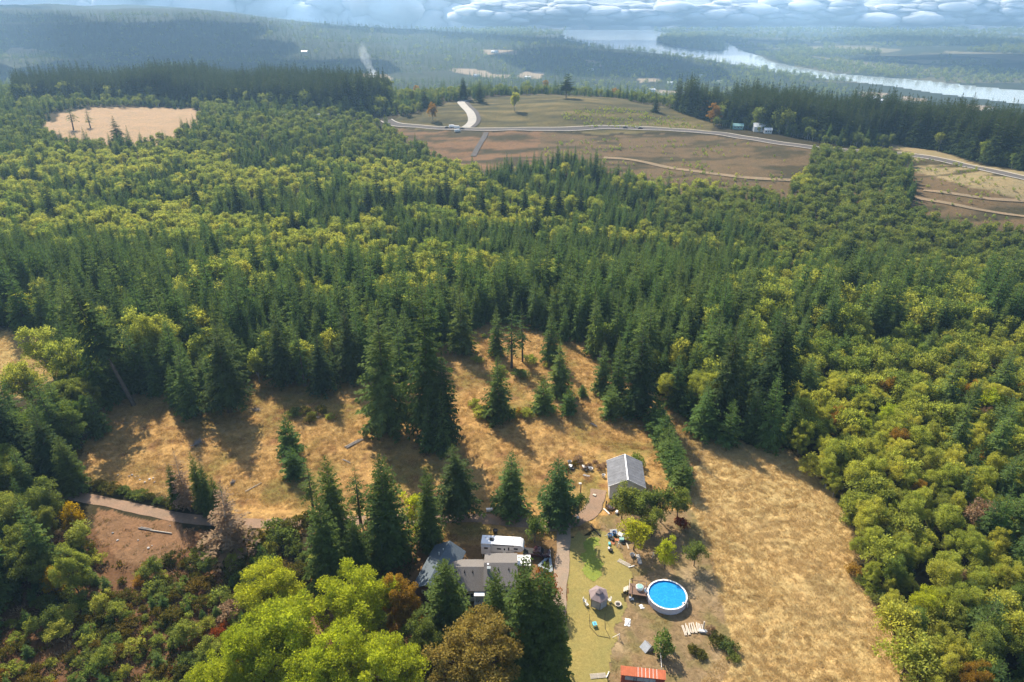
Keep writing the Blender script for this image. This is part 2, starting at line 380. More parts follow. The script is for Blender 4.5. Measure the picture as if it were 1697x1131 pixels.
def smooth_path(pts, step):
    pts = [np.array(p, float) for p in pts]
    out = []
    n = len(pts)
    for i in range(n - 1):
        p0 = pts[max(i - 1, 0)]; p1 = pts[i]; p2 = pts[i + 1]; p3 = pts[min(i + 2, n - 1)]
        k = max(2, int(np.linalg.norm(p2 - p1) / step))
        for t in np.arange(k) / k:
            out.append(.5 * ((2 * p1) + (-p0 + p2) * t + (2 * p0 - 5 * p1 + 4 * p2 - p3) * t * t + (-p0 + 3 * p1 - 3 * p2 + p3) * t ** 3))
    out.append(pts[-1])
    return np.array(out)
def build_ground():
    ang = np.concatenate([np.arange(-76, -40, 1.2), np.arange(-40, 40.01, .185), np.arange(41.2, 77, 1.2)])
    rad = [28.0]
    while rad[-1] < 7300:
        r = rad[-1]
        rad.append(r * (1.02 if r < 66 else 1.0038 if r < 230 else 1.008 if r < 1000 else 1.0125))
    rad = np.array(rad)
    A, Rr = np.meshgrid(np.radians(ang), rad)
    X = (Rr * np.sin(A)).ravel(); Y = (Rr * np.cos(A)).ravel()
    Z = height(X, Y)
    col = np.tile(np.array((.0372, .0310, .0149)), (len(X), 1))
    farm = np.clip((Y - 900) / 200, 0, 1)[:, None]
    col = col * (1 - farm) + np.array((.0310, .0397, .0186)) * farm
    plain_m = (Z < RIVER_Z + 5) & (Y > 2300)
    pn = fbm(X / 380, Y / 230, 31, 3)[:, None]
    col = np.where(plain_m[:, None], np.where(pn > .52, np.array((.0992, .0961, .0527)), np.array((.0341, .0465, .0248))), col)
    sc = np.clip(Y / 130, .6, 40)
    ox = (fbm(X / (5 * sc), Y / (5 * sc), 41, 4) - .5) * 5 * sc; oy = (fbm(X / (5 * sc), Y / (5 * sc), 57, 4) - .5) * 5 * sc
    for poly, c in ZONES:
        k = inpoly(X + ox, Y + oy, poly)
        col[k] = c
    # tone inside the zones: green seep in the meadows, scrub on the hillside
    md = inpoly(X, Y, CLEAR_MEADOW); st = inpoly(X, Y, STRAW_MEADOW); hs = inpoly(X + ox, Y + oy, HILLSIDE); kn = inpoly(X + ox, Y + oy, KNOLL); yd = inpoly(X, Y, YARD)
    g = fbm(X / 9, Y / 9, 71, 4); g2 = fbm(X / 3, Y / 3, 77, 3)
    def mix(mask, f, c):
        f = (np.clip(f, 0, 1) * mask)[:, None]
        col[:] = col * (1 - f) + np.array(c) * f
    mix(md, (g - .52) * 5, (.1860, .1434, .0426)); mix(md, (g2 - .58) * 4, (.1705, .0891, .0387))
    mix(st, (g - .60) * 4, (.2325, .1550, .0659)); mix(st, (.42 - g2) * 3, (.3875, .2712, .1240))
    mix(yd, (g2 - .5) * 5, (.1550, .1240, .0542)); mix(yd, (.42 - g) * 5, (.2790, .2015, .1162))
    mow = .5 + .5 * np.sin((X * .96 + Y * .28 + 2.2 * fbm(X / 16, Y / 16, 55, 2)) * 3.6)
    mix(st, mow * .09, (.25, .175, .080)); mix(md, mow * .10, (.22, .14, .060))
    for ln in ([(1225, 975), (1262, 990), (1310, 1012), (1360, 1028), (1410, 1036)], [(1215, 1088), (1290, 1095), (1380, 1108), (1470, 1124)], [(1150, 860), (1195, 905), (1260, 900), (1320, 905)], [(560, 740), (590, 715), (625, 700), (655, 690)]):
        q = smooth_path(WP(ln), 1.0); d2 = np.full(len(X), 1e9); nr_ = Y < 200
        for a, b in q: d2[nr_] = np.minimum(d2[nr_], (X[nr_] - a) ** 2 + (Y[nr_] - b) ** 2)
        mix(st | md, np.exp(-d2 / .22) * .75, (.17, .115, .05))
    hg = fbm(X / 40, Y / 9, 81, 4)
    mix(hs, (hg - .50) * 8, (.0521, .0434, .0217)); mix(kn, (hg - .53) * 7, (.0477, .0456, .0217)); mix(kn, (.45 - hg) * 6, (.1432, .1128, .0477))
    # matted-grass relief
    rel = (fbm(X / .9, Y / .9, 91, 3) - .5) * .40 + (fbm(X / 2.6, Y / 1.4, 95, 3) - .5) * .25
    near = np.clip((260 - Y) / 60, 0, 1)
    clear = ~inpoly(X, Y, YARD) & ~inpoly(X, Y, LAWN)
    fade = fbm(X / 14, Y / 14, 99, 2)
    Z = Z + rel * near * (st * 1.0 + md * .7) * clear * (.5 + fade)
    na, nr = len(ang), len(rad)
    i = np.arange(nr - 1)[:, None] * na + np.arange(na - 1)[None, :]
    F = np.stack([i, i + 1, i + na + 1, i + na], -1).reshape(-1, 4)
    me = mesh_np('ground', np.stack([X, Y, Z], 1), F, [M['ground']], smooth=True,
                 attrs={'groundcol': ('FLOAT_COLOR', 'POINT', np.concatenate([col, np.ones((len(X), 1))], 1))})
    o = link(bpy.data.objects.new('ground', me))
    tag(o, 'dry grass clearings and forest floor running out to the valley', 'ground', kind='structure')
build_ground()

def strip(name, px, width, mat, dz, label, step=1.0, ragged=.15, off=0.0, across=6):
    P = smooth_path(WP(px), step)
    T = np.gradient(P, axis=0); T /= np.linalg.norm(T, axis=1)[:, None] + 1e-9
    N = np.stack([-T[:, 1], T[:, 0]], 1)
    s = np.linspace(-.5, .5, across)
    wv = width * (1 + ragged * 2 * (fbm(P[:, 0] / 3, P[:, 1] / 3, 13, 3) - .5))
    V = P[:, None, :] + N[:, None, :] * (s[None, :, None] * wv[:, None, None] + off)
    X = V[..., 0].ravel(); Y = V[..., 1].ravel()
    Z = height(X, Y) + dz
    n = len(P)
    i = np.arange(n - 1)[:, None] * across + np.arange(across - 1)[None, :]
    F = np.stack([i, i + across, i + across + 1, i + 1], -1).reshape(-1, 4)[:, ::-1]
    me = mesh_np(name, np.stack([X, Y, Z], 1), F, [mat], smooth=True)
    o = link(bpy.data.objects.new(name, me))
    return tag(o, label, 'road', kind='structure')
def patch(name, poly, mat, dz, label, cell=.35, rag=1.2):
    p = np.array(poly); x0, y0 = p.min(0) - 1; x1, y1 = p.max(0) + 1
    xs = np.arange(x0, x1, cell); ys = np.arange(y0, y1, cell)
    X, Y = np.meshgrid(xs, ys); nx = len(xs)
    cxm = X[:-1, :-1] + cell / 2; cym = Y[:-1, :-1] + cell / 2
    ox = (fbm(cxm / 2, cym / 2, 3, 3) - .5) * 2 * rag; oy = (fbm(cxm / 2, cym / 2, 8, 3) - .5) * 2 * rag
    k = inpoly(cxm + ox, cym + oy, poly)
    i = (np.arange(len(ys) - 1)[:, None] * nx + np.arange(nx - 1)[None, :])[k]
    F = np.stack([i, i + 1, i + nx + 1, i + nx], -1)
    used = np.unique(F); mp = np.full(X.size, -1); mp[used] = np.arange(len(used))
    V = np.stack([X.ravel(), Y.ravel(), height(X.ravel(), Y.ravel()) + dz], 1)[used]
    me = mesh_np(name, V, mp[F], [mat], smooth=True)
    return tag(link(bpy.data.objects.new(name, me)), label, 'lawn', kind='structure')
patch('lawn', LAWN, M['lawn'], .05, 'mown yellow-green lawn beside the gravel drive')
patch('lush_grass_patch', LUSH, M['lush'], .09, 'bright green watered patch in the lawn', rag=1.6)
strip('dirt_track', [(60, 812), (130, 824), (180, 833), (240, 846), (310, 860), (420, 868), (520, 866), (620, 862), (720, 860), (800, 859), (870, 863)], 2.9, M['track'], .07, 'reddish dirt track crossing the dry clearing', .8)
strip('driveway', [(800, 862), (870, 866), (915, 872), (945, 866), (975, 852), (988, 830), (992, 812)], 3.3, M['track'], .11, 'gravel yard leading to the metal barn', .6, .35)
strip('gravel_drive', [(934, 872), (934, 900), (932, 930), (929, 960), (925, 1000), (920, 1060), (915, 1150)], 2.9, M['drive'], .15, 'narrow gravel drive along the lawn edge', .6, .2)
ROADPX = [(640, 200), (655, 207), (700, 211), (760, 214), (830, 215), (920, 215), (1000, 212), (1100, 215), (1190, 222), (1260, 233), (1350, 246), (1420, 252), (1480, 255), (1560, 266), (1620, 279), (1697, 296), (1790, 316)]
strip('valley_road', ROADPX, 8.5, M['asphalt'], .35, 'grey paved road along the far hillside', 4, 0)
strip('road_kerb', ROADPX, 1.5, M['concrete'], .55, 'pale concrete kerb strip on the hill side of the far road', 4, 0, 5.2, 2)
strip('road_kerb', ROADPX, 1.3, M['concrete'], .55, 'pale concrete kerb strip on the valley side of the far road', 4, 0, -5.2, 2)
SIDEPX = [(774, 212), (783, 204), (784, 195), (779, 185), (770, 176), (766, 170), (776, 166)]
strip('side_road', SIDEPX, 10, M['concrete'], .45, 'pale new road curving up the grassy knoll', 4, 0)
strip('side_road_asphalt', SIDEPX, 4, M['asphalt'], .62, 'dark asphalt lane on the road up the knoll', 4, 0, -5)
strip('cut_track', [(806, 220), (800, 232), (792, 245), (784, 260)], 4.5, M['asphalt'], .4, 'steep dark track cut through orange earth below the road', 3, .1)
strip('hill_track', [(1000, 262), (1060, 268), (1130, 282), (1200, 291), (1260, 297), (1320, 300)], 5, M['hilltrack'], .4, 'dirt track benched across the brown hillside', 4, .1)
strip('hill_track', [(1530, 316), (1600, 325), (1660, 332), (1790, 338)], 4, M['hilltrack'], .4, 'upper dirt bench track below the pale field', 4, .1)
strip('hill_track', [(1500, 326), (1560, 336), (1620, 348), (1700, 360), (1790, 372)], 3.5, M['hilltrack'], .4, 'lower dirt bench track dropping into the ravine', 4, .1)

def build_river():
    m, nt, out = new_mat('river_water')
    b = nt.nodes.new('ShaderNodeBsdfPrincipled'); b.inputs['Base Color'].default_value = (.30, .34, .36, 1); b.inputs['Roughness'].default_value = .12; b.inputs['IOR'].default_value = 1.33
    tc = nt.nodes.new('ShaderNodeTexCoord'); nz = nt.nodes.new('ShaderNodeTexNoise'); nz.inputs['Scale'].default_value = .02; nz.inputs['Detail'].default_value = 4
    nt.links.new(tc.outputs['Object'], nz.inputs['Vector'])
    bp = nt.nodes.new('ShaderNodeBump'); bp.inputs['Strength'].default_value = .25; bp.inputs['Distance'].default_value = 2.0
    nt.links.new(nz.outputs['Fac'], bp.inputs['Height']); nt.links.new(bp.outputs[0], b.inputs['Normal']); nt.links.new(b.outputs[0], out.inputs[0])
    xs = np.linspace(-2000, 6500, 16); ys = np.linspace(1650, 7200, 16)
    X, Y = np.meshgrid(xs, ys)
    i = np.arange(15)[:, None] * 16 + np.arange(15)[None, :]
    F = np.stack([i, i + 1, i + 17, i + 16], -1).reshape(-1, 4)
    me = mesh_np('river', np.stack([X.ravel(), Y.ravel(), np.full(X.size, RIVER_Z)], 1), F, [m])
    tag(link(bpy.data.objects.new('river', me)), 'broad pale river winding through the hazy valley', 'river', kind='structure')
build_river()

# ------------------------------------------------------------------ plants: meshes
def unit(v): return v / (np.linalg.norm(v, axis=-1, keepdims=True) + 1e-9)
def kites(B, D, L, Wd, roll, bulge=.42):
    """leaf or spray cards: B base points, D unit directions, L lengths, Wd widths -> verts, quads"""
    n = len(B)
    up = np.tile(np.array((0, 0, 1.0)), (n, 1))
    alt = np.abs(D[:, 2]) > .95
    up[alt] = (1, 0, 0)
    S = unit(np.cross(D, up)); N = np.cross(S, D)
    S = S * np.cos(roll)[:, None] + N * np.sin(roll)[:, None]
    mid = B + D * (L * bulge)[:, None]
    V = np.stack([B, mid + S * (Wd / 2)[:, None], B + D * L[:, None], mid - S * (Wd / 2)[:, None]], 1).reshape(-1, 3)
    F = np.arange(n * 4).reshape(n, 4)
    return V, F
def tube(pts, rad, sides=6):
    pts = np.asarray(pts, float); n = len(pts)
    T = unit(np.gradient(pts, axis=0))
    ref = np.array((1.0, .13, .07)); A = unit(np.cross(T, np.tile(ref, (n, 1)))); Bv = np.cross(T, A)
    th = np.arange(sides) * 2 * np.pi / sides
    V = (pts[:, None] + np.asarray(rad)[:, None, None] * (A[:, None] * np.cos(th)[None, :, None] + Bv[:, None] * np.sin(th)[None, :, None])).reshape(-1, 3)
    i = np.arange(n - 1)[:, None] * sides + np.arange(sides)[None, :]
    j = np.arange(n - 1)[:, None] * sides + (np.arange(sides)[None, :] + 1) % sides
    F = np.stack([i, j, j + sides, i + sides], -1).reshape(-1, 4)
    return V, F
def join(parts):
    Vs, Fs, o = [], [], 0
    for V, F in parts:
        Vs.append(V); Fs.append(F + o); o += len(V)
    return np.concatenate(Vs), np.concatenate(Fs)
def crown_mesh(name, V, F, mat, r):
    # leaves in one spray share most of their tone, single leaves differ a little
    n = len(F); c = V[F[:, 0]]
    clump = vnoise(c[:, 0] * .9 + 31, c[:, 1] * .9 + c[:, 2] * 1.1, 5)
    lv = np.clip(.55 * clump + .45 * r.random(n), 0, 1)
    return mesh_np(name, V, F, [mat], attrs={'leafvar': ('FLOAT', 'FACE', lv)})

def conifer_geo(seed, h, Rm, t0=.06, whorls=34, nb=6, nodes=6, prof=.85, droop=.35, elev=(-8, 35), card=.46, gap=0.0, shag=1.0, rough=.35):
    """whorled branches of flat sprays; returns crown (V,F), trunk (V,F)"""
    r = np.random.default_rng(seed)
    B, D, L, Wd, Ro = [], [], [], [], []
    limbs = []
    lean = r.normal(0, .012, 2)
    side_gap = r.random() * 6.28
    for wi in range(whorls):
        t = t0 + (1 - t0) * (wi + r.random() * .6) / whorls
        if t > .985: t = .985
        q = (t - t0) / (1 - t0)
        env = (1 - q) ** prof * min(1, .55 + q * 4.5)
        n = max(3, int(round(nb * (1 - .45 * q))))
        ph = r.random() * 6.28
        for b in range(n):
            if r.random() < gap: continue
            phi = ph + b * 6.28 / n + r.normal(0, .25)
            ln = Rm * env * (1 - rough + rough * 1.6 * r.random()) + .12 * h / 20
            e = R(elev[0] + (elev[1] - elev[0]) * q ** 1.3 + r.normal(0, 6))
            dx, dy = math.cos(phi), math.sin(phi)
            z0 = t * h + r.normal(0, .15)
            dr = droop * (1 - q * .6)
            k = max(2, int(round(nodes * (.45 + .55 * env))))
            def pos(s):
                return np.array((lean[0] * z0 + dx * ln * s, lean[1] * z0 + dy * ln * s, z0 + ln * (s * math.tan(e) - dr * s * s + .16 * dr * s ** 4)))
            if not wi % 2: limbs.append((pos(0), pos(.5), pos(.92), .012 * h / 20 + .010 * ln))
            for i in range(k):
                s = (i + .55 + r.random() * .3) / k * .95
                p = pos(s); d = pos(min(s + .08, 1.05)) - pos(s - .02); d /= np.linalg.norm(d)
                wl = ln * (card * (1 - .55 * s)) * (.8 + .4 * r.random())
                for sg in (-1, 1):
                    an = sg * R(42 + 24 * r.random())
                    c, sn = math.cos(an), math.sin(an)
                    dd = np.array((d[0] * c - d[1] * sn, d[0] * sn + d[1] * c, d[2] - .22 * shag * (.4 + r.random())))
                    B.append(p); D.append(dd / np.linalg.norm(dd)); L.append(wl); Wd.append(wl * (.38 + .2 * r.random())); Ro.append(r.normal(0, .55))
                # the spray along the branch
                B.append(p - d * wl * .2); D.append(d + np.array((0, 0, -.1 * shag))); L.append(wl * 1.05); Wd.append(wl * .42); Ro.append(r.normal(0, .7))
    # leader
    for i in range(5):
        a = r.random() * 6.28
        B.append(np.array((lean[0] * h, lean[1] * h, h * (.955 + .008 * i)))); D.append(unit(np.array((.25 * math.cos(a), .25 * math.sin(a), 1.0)))); L.append(h * .035); Wd.append(h * .010); Ro.append(0)
    B = np.array(B); D = unit(np.array(D)); L = np.array(L); Wd = np.array(Wd); Ro = np.array(Ro)
    cv = kites(B, D, L, Wd, Ro)
    zs = np.array([-.3, .02 * h, .3 * h, .65 * h, .95 * h])
    tr = h * .0135
    parts = [tube(np.stack([lean[0] * zs, lean[1] * zs, zs], 1), [tr * 1.25, tr, tr * .7, tr * .3, .012], 7)]
    for a, b, c, rad in limbs[::2]:
        parts.append(tube(np.array([a, b, c]), [rad, rad * .6, rad * .2], 3))
    return cv, join(parts)

def broad_geo(seed, h, Rm, base=.22, nclump=46, leaves=70, leaf=.42, clump=1.5, squash=1.0, lobes=5, tall=1.0, open_=0.0):
    """lobed crown made of leaf clumps hung on limbs"""
    r = np.random.default_rng(seed)
    cz = h * (base + 1) / 2; hz = h * (1 - base) / 2
    lob = []
    for i in range(lobes):
        a = i * 6.28 / lobes + r.normal(0, .4); d = Rm * .42 * (.6 + .7 * r.random())
        lob.append((math.cos(a) * d, math.sin(a) * d, cz + hz * r.uniform(-.35, .45), Rm * r.uniform(.45, .68), hz * r.uniform(.42, .66)))
    lob.append((0, 0, cz + hz * .28, Rm * .62, hz * .72))
    lob = np.array(lob)
    cl = []
    for i in range(nclump):
        l = lob[r.integers(len(lob))]
        v = r.normal(0, 1, 3); v[2] = v[2] * .9 + .25; v /= np.linalg.norm(v)
        s = r.uniform(.62, 1.0) ** .6
        cl.append((l[0] + v[0] * l[3] * s, l[1] + v[1] * l[3] * s, l[2] + v[2] * l[4] * s))
    cl = np.array(cl); cl[:, 2] = np.clip(cl[:, 2], h * base * .8, h)
    B, D, L, Wd, Ro = [], [], [], [], []
    ctr = np.array((0, 0, cz - hz * .3))
    for c in cl:
        n = int(leaves * r.uniform(.65, 1.3)); cs = clump * r.uniform(.7, 1.25)
        v = unit(r.normal(0, 1, (n, 3))); rr = cs * r.random(n) ** .42
        p = c + v * rr[:, None] * np.array((1, 1, .72 * squash))
        out = unit(p - ctr)
        d = unit(v * .6 + out * .5 + r.normal(0, .55, (n, 3)) + np.array((0, 0, -.18)))
        l = leaf * r.uniform(.6, 1.45, n)
        B.append(p); D.append(d); L.append(l); Wd.append(l * r.uniform(.5, .85, n)); Ro.append(r.normal(0, .9, n))
    B = np.concatenate(B); D = np.concatenate(D); L = np.concatenate(L); Wd = np.concatenate(Wd); Ro = np.concatenate(Ro)
    cv = kites(B, D, L, Wd, Ro, .5)
    tr = h * .016 + .03
    ft = h * base
    parts = [tube(np.array([(0, 0, -.3), (0, 0, ft * .5), (.02 * h, 0, ft), (.01 * h, .02 * h, cz), (0, 0, cz + hz * .55)]), [tr * 1.3, tr, tr * .9, tr * .5, tr * .12], 7)]
    for c in cl[::2]:
        st = np.array((.01 * h, .01 * h, ft + (c[2] - ft) * r.uniform(.05, .45)))
        md = (st + c) / 2 + np.array((0, 0, .05 * h))
        parts.append(tube(np.array([st, md, c]), [tr * .38, tr * .22, tr * .06], 4))
    return cv, join(parts)

PROTO = {}
def proto(key, geo, mat, bark='bark'):
    (cv, cf), (tv, tf) = geo
    r = np.random.default_rng(abs(hash2(len(key), len(cv), 3)).__hash__() & 0xFFFF)
    n = len(cf); c = cv[cf[:, 0]]
    lv = np.clip(.55 * vnoise(c[:, 0] * .9 + 31, c[:, 1] * .9 + c[:, 2] * 1.1, 5) + .45 * r.random(n), 0, 1)
    crown = mesh_np(key + '_crown', cv, cf, [M[mat]], attrs={'leafvar': ('FLOAT', 'FACE', lv)})
    trunk = mesh_np(key + '_trunk', tv, tf, [M[bark]], smooth=True)
    V = np.concatenate([cv, tv]); F = np.concatenate([cf, tf + len(cv)])
    PROTO[key] = dict(crown=crown, trunk=trunk, h=float(cv[:, 2].max()), r=float(np.percentile(np.hypot(cv[:, 0], cv[:, 1]), 97)), mat=mat, bark=bark, geo=(V, F, n, lv))
    return PROTO[key]
def whole(key, mat):
    """one mesh with both materials, for trees too small to show their parts"""
    p = PROTO[key]; kk = 'whole_' + mat
    if kk not in p:
        V, F, n, lv = p['geo']
        p[kk] = mesh_np(key + '_' + mat, V, F, [M[mat], M[p['bark']]], mi=np.where(np.arange(len(F)) < n, 0, 1),
                        attrs={'leafvar': ('FLOAT', 'FACE', np.concatenate([lv, np.full(len(F) - n, .5)]))})
    return p[kk]
for i in range(4):
    proto('fir%d' % i, conifer_geo(10 + i, 30, 4.6 + .4 * (i % 2), .05 + .03 * i, 44, 7, 7, .74, .42, (-14, 38), .40, .04, 1.0), 'fir_dark')
for i in range(3):
    proto('midfir%d' % i, conifer_geo(30 + i, 18, 3.5, .04, 36, 7, 5, .74, .34, (-4, 44), .48, .02, 1.0), 'fir')
for i in range(3):
    proto('young%d' % i, conifer_geo(50 + i, 7, 2.3, .03, 22, 7, 5, .80, .20, (4, 50), .50, 0, .6), 'fir_young')
for i in range(3):
    proto('cedar%d' % i, conifer_geo(70 + i, 22, 3.7, .02, 46, 9, 6, .62, .50, (8, 55), .42, 0, 1.7, .22), 'cedar')
for i in range(2):
    proto('thin%d' % i, conifer_geo(90 + i, 24, 2.9, .26, 26, 4, 5, .75, .40, (-12, 30), .42, .25, 1.0, .6), 'fir')
proto('dead0', conifer_geo(101, 20, 3.7, .06, 40, 7, 6, .75, .30, (-4, 40), .34, .15, .8, .5), 'dead', 'bark_pale')
proto('lean0', conifer_geo(103, 38, 5.2, .40, 34, 6, 6, .60, .45, (-14, 30), .40, .18, 1.1, .6), 'fir_dark')
proto('pine0', conifer_geo(107, 26, 5.6, .30, 22, 7, 6, .45, .10, (4, 28), .55, .10, .6, .6), 'fir_dark')
for i in range(3):
    proto('maple%d' % i, broad_geo(120 + i, 16, 6.2, .14, 90, 250, .29, 1.2, 1.0, 7), 'maple', 'bark')
for i in range(3):
    proto('alder%d' % i, broad_geo(140 + i, 15, 4.3, .20, 84, 150, .31, 1.12, 1.15, 6), 'alder', 'bark_pale')
for i in range(2):
    proto('poplar%d' % i, broad_geo(160 + i, 12, 2.5, .10, 46, 70, .42, 1.05, 1.3, 3), 'yellow', 'bark_pale')
for i in range(3):
    proto('small%d' % i, broad_geo(170 + i, 6, 3.0, .22, 44, 70, .30, .85, 1, 5), 'olive', 'bark')
for i in range(3):
    proto('bush%d' % i, broad_geo(180 + i, 2.6, 2.0, .02, 26, 50, .30, .62, .9, 5), 'bramble', 'bark')
for i in range(3):
    proto('cfir%d' % i, conifer_geo(200 + i, 18, 3.3, .05, 17, 5, 3, .85, .32, (-6, 40), .62, 0, .8), 'fir')
for i in range(3):
    proto('cbroad%d' % i, broad_geo(220 + i, 14, (4.6, 3.0, 5.6)[i], .12, (48, 40, 54)[i], 44, .62, (1.35, 1.2, 1.5)[i], 1.1, (4, 3, 6)[i]), 'mixed', 'bark_pale')
for i in range(2):
    proto('ffir%d' % i, conifer_geo(240 + i, 26, 4.6, .03, 8, 4, 2, .85, .2, (-2, 30), .85, 0, .4), 'fir')
for i in range(2):
    proto('fbroad%d' % i, broad_geo(250 + i, 16, 6.5, .05, 16, 8, 2.6, 2.4, 1, 4), 'mixed')

COUNT = {}
def tree(name, key, x, y, h, label, cat, group=None, mat=None, wide=1.0, rz=None, lean=None, parts=True, z=None):
    p = PROTO[key]; s = h / p['h']
    mat = mat or p['mat']
    z = float(height(x, y)) if z is None else z
    rz = random.random() * 6.28 if rz is None else rz
    if parts:
        o = empty(name, (x, y, z - .05), rz)
        t = bpy.data.objects.new('trunk', p['trunk']); link(t, o)
        c = bpy.data.objects.new('crown', p['crown']); link(c, o)
    else:
        o = bpy.data.objects.new(name, whole(key, mat)); link(o)
        o.location = (x, y, z - .05); o.rotation_euler = (0, 0, rz); c = None
    o.scale = (s * wide, s * wide, s)
    if lean: o.rotation_euler = (lean[0], lean[1], rz)
    if c is not None and mat != p['mat']:
        c.material_slots[0].link = 'OBJECT'; c.material_slots[0].material = M[mat]
    return tag(o, label, cat, group)
def hpx(px, py, ptop):
    """ground point and height of something whose foot and top are seen at these rows"""
    x, y = W(px, py); z = float(height(x, y))
    v = (ptop - CY) / FPX
    t = (SP + v * CP) / (CP - v * SP)
    return x, y, max(.5, CAM_H - y * t - z)

# ------------------------------------------------------------------ instanced masses
def scatter(name, pts, scl, rot, protos, label, cat, pid=None, tint=None):
    """one uncountable mass: copies of the given meshes on the given points"""
    coll = bpy.data.collections.new(name + '_sources')
    for i, me in enumerate(protos):
        coll.objects.link(bpy.data.objects.new('%s_source_%02d' % (name, i), me))
    n = len(pts)
    if pid is None: pid = rng.integers(0, len(protos), n)
    me = bpy.data.meshes.new(name)
    me.vertices.add(n); me.vertices.foreach_set('co', np.asarray(pts, np.float32).ravel())
    for k, typ, arr in (('scl', 'FLOAT', scl), ('rot', 'FLOAT', rot), ('pid', 'INT', pid)):
        at = me.attributes.new(k, typ, 'POINT'); at.data.foreach_set('value', np.asarray(arr, np.int32 if typ == 'INT' else np.float32))
    o = link(bpy.data.objects.new(name, me))
    ng = bpy.data.node_groups.new(name, 'GeometryNodeTree')
    ng.interface.new_socket('Geometry', in_out='INPUT', socket_type='NodeSocketGeometry')
    ng.interface.new_socket('Geometry', in_out='OUTPUT', socket_type='NodeSocketGeometry')
    gi = ng.nodes.new('NodeGroupInput'); go = ng.nodes.new('NodeGroupOutput')
    ci = ng.nodes.new('GeometryNodeCollectionInfo'); ci.inputs['Collection'].default_value = coll
    ci.inputs['Separate Children'].default_value = True; ci.inputs['Reset Children'].default_value = True
    ip = ng.nodes.new('GeometryNodeInstanceOnPoints'); ip.inputs['Pick Instance'].default_value = True
    def att(nm, typ):
        a = ng.nodes.new('GeometryNodeInputNamedAttribute'); a.data_type = typ; a.inputs['Name'].default_value = nm; return a.outputs['Attribute']
    cx = ng.nodes.new('ShaderNodeCombineXYZ'); ng.links.new(att('rot', 'FLOAT'), cx.inputs[2])
    ng.links.new(gi.outputs[0], ip.inputs['Points']); ng.links.new(ci.outputs[0], ip.inputs['Instance'])
    ng.links.new(att('pid', 'INT'), ip.inputs['Instance Index']); ng.links.new(cx.outputs[0], ip.inputs['Rotation']); ng.links.new(att('scl', 'FLOAT'), ip.inputs['Scale'])
    ng.links.new(ip.outputs[0], go.inputs[0])
    md = o.modifiers.new('scatter', 'NODES'); md.node_group = ng
    return tag(o, label, cat, kind='stuff')

# ------------------------------------------------------------------ the trees one can point at
def key_tree(name, key, px, py, ptop, wpx, label, cat, mat=None, lean=None, group=None, rz=None):
    x, y, h = hpx(px, py, ptop)
    p = PROTO[key]; s = h / p['h']
    d = y * CP + CAM_H * SP
    wide = max(.55, min(2.2, (wpx / 2 * d / FPX) / (p['r'] * s))) if wpx else 1.0
    KEYPOS.append((x, y, p['r'] * s * wide))
    return tree(name, key, x, y, h, label, cat, group, mat, wide, rz, lean)
KEYPOS = []
# tall firs standing in the clearing
key_tree('fir_tree', 'fir0', 640, 716, 494, 88, 'broad dark fir with skirted branches left of the tallest fir clump', 'fir tree', mat='fir')  # lighter needle colour than the other big firs, to look sunlit
key_tree('fir_tree', 'fir1', 716, 722, 452, 84, 'tallest pale-edged fir rising from the middle of the clearing', 'fir tree', mat='cedar')  # needle colour lightened to stand in for sun on this fir
key_tree('fir_tree', 'fir2', 737, 742, 578, 56, 'dark fir leaning against the front of the tallest fir', 'fir tree')
key_tree('fir_tree', 'midfir0', 712, 748, 655, 34, 'slim young fir at the foot of the tallest fir clump', 'fir tree')
key_tree('fir_tree', 'midfir1', 735, 752, 640, 36, 'narrow dark fir at the sunny edge of the tallest fir clump', 'fir tree')
key_tree('fir_tree', 'midfir2', 668, 655, 512, 40, 'slender fir showing between two broad dark firs', 'fir tree')
key_tree('fir_tree', 'fir3', 381, 684, 528, 76, 'broad green fir beside the grey brush heap', 'fir tree')
key_tree('fir_tree', 'lean0', 222, 672, 440, 70, 'tall leaning fir with a long bare pale trunk', 'fir tree', lean=(0, R(-13)), rz=0)
key_tree('fir_tree', 'midfir1', 825, 695, 583, 54, 'open-branched fir standing alone over yellow grass', 'fir tree', mat='cedar')
key_tree('fir_tree', 'thin1', 848, 610, 492, 34, 'thin fir with a bare lower trunk among yellow scrub', 'fir tree')
key_tree('fir_tree', 'thin0', 866, 600, 500, 28, 'scraggy fir with light showing through its crown', 'fir tree')
key_tree('fir_tree', 'midfir0', 822, 590, 502, 30, 'dense narrow fir left of the thin bare-trunked firs', 'fir tree')
key_tree('fir_tree', 'midfir1', 766, 585, 470, 50, 'olive fir behind the tallest fir at the clearing edge', 'fir tree', mat='cedar')
key_tree('fir_tree', 'young0', 900, 682, 622, 44, 'small bushy fir casting a shadow on tan grass', 'fir tree')
key_tree('fir_tree', 'young1', 942, 686, 638, 30, 'little pointed fir beside the small bushy fir', 'fir tree')
key_tree('fir_tree', 'midfir2', 926, 655, 560, 44, 'mid-sized dark fir behind two little firs', 'fir tree')
key_tree('fir_tree', 'young2', 965, 656, 635, 16, 'tiny round fir seedling on the grass slope', 'fir tree')
key_tree('fir_tree', 'midfir1', 912, 600, 505, 36, 'dark fir at the back of the yellow scrub', 'fir tree')
key_tree('fir_tree', 'fir0', 1057, 686, 528, 64, 'big dark fir at the right end of the meadow firs', 'fir tree')
key_tree('fir_tree', 'midfir0', 998, 650, 563, 36, 'left fir of the pair beside the big meadow fir', 'fir tree')
key_tree('fir_tree', 'midfir2', 1022, 668, 560, 38, 'right fir of the pair beside the big meadow fir', 'fir tree')
key_tree('fir_tree', 'young1', 1012, 690, 632, 40, 'bushy young fir under the big meadow fir', 'fir tree')
key_tree('fir_tree', 'young2', 1042, 692, 645, 28, 'low young fir against the trunk of the big meadow fir', 'fir tree')
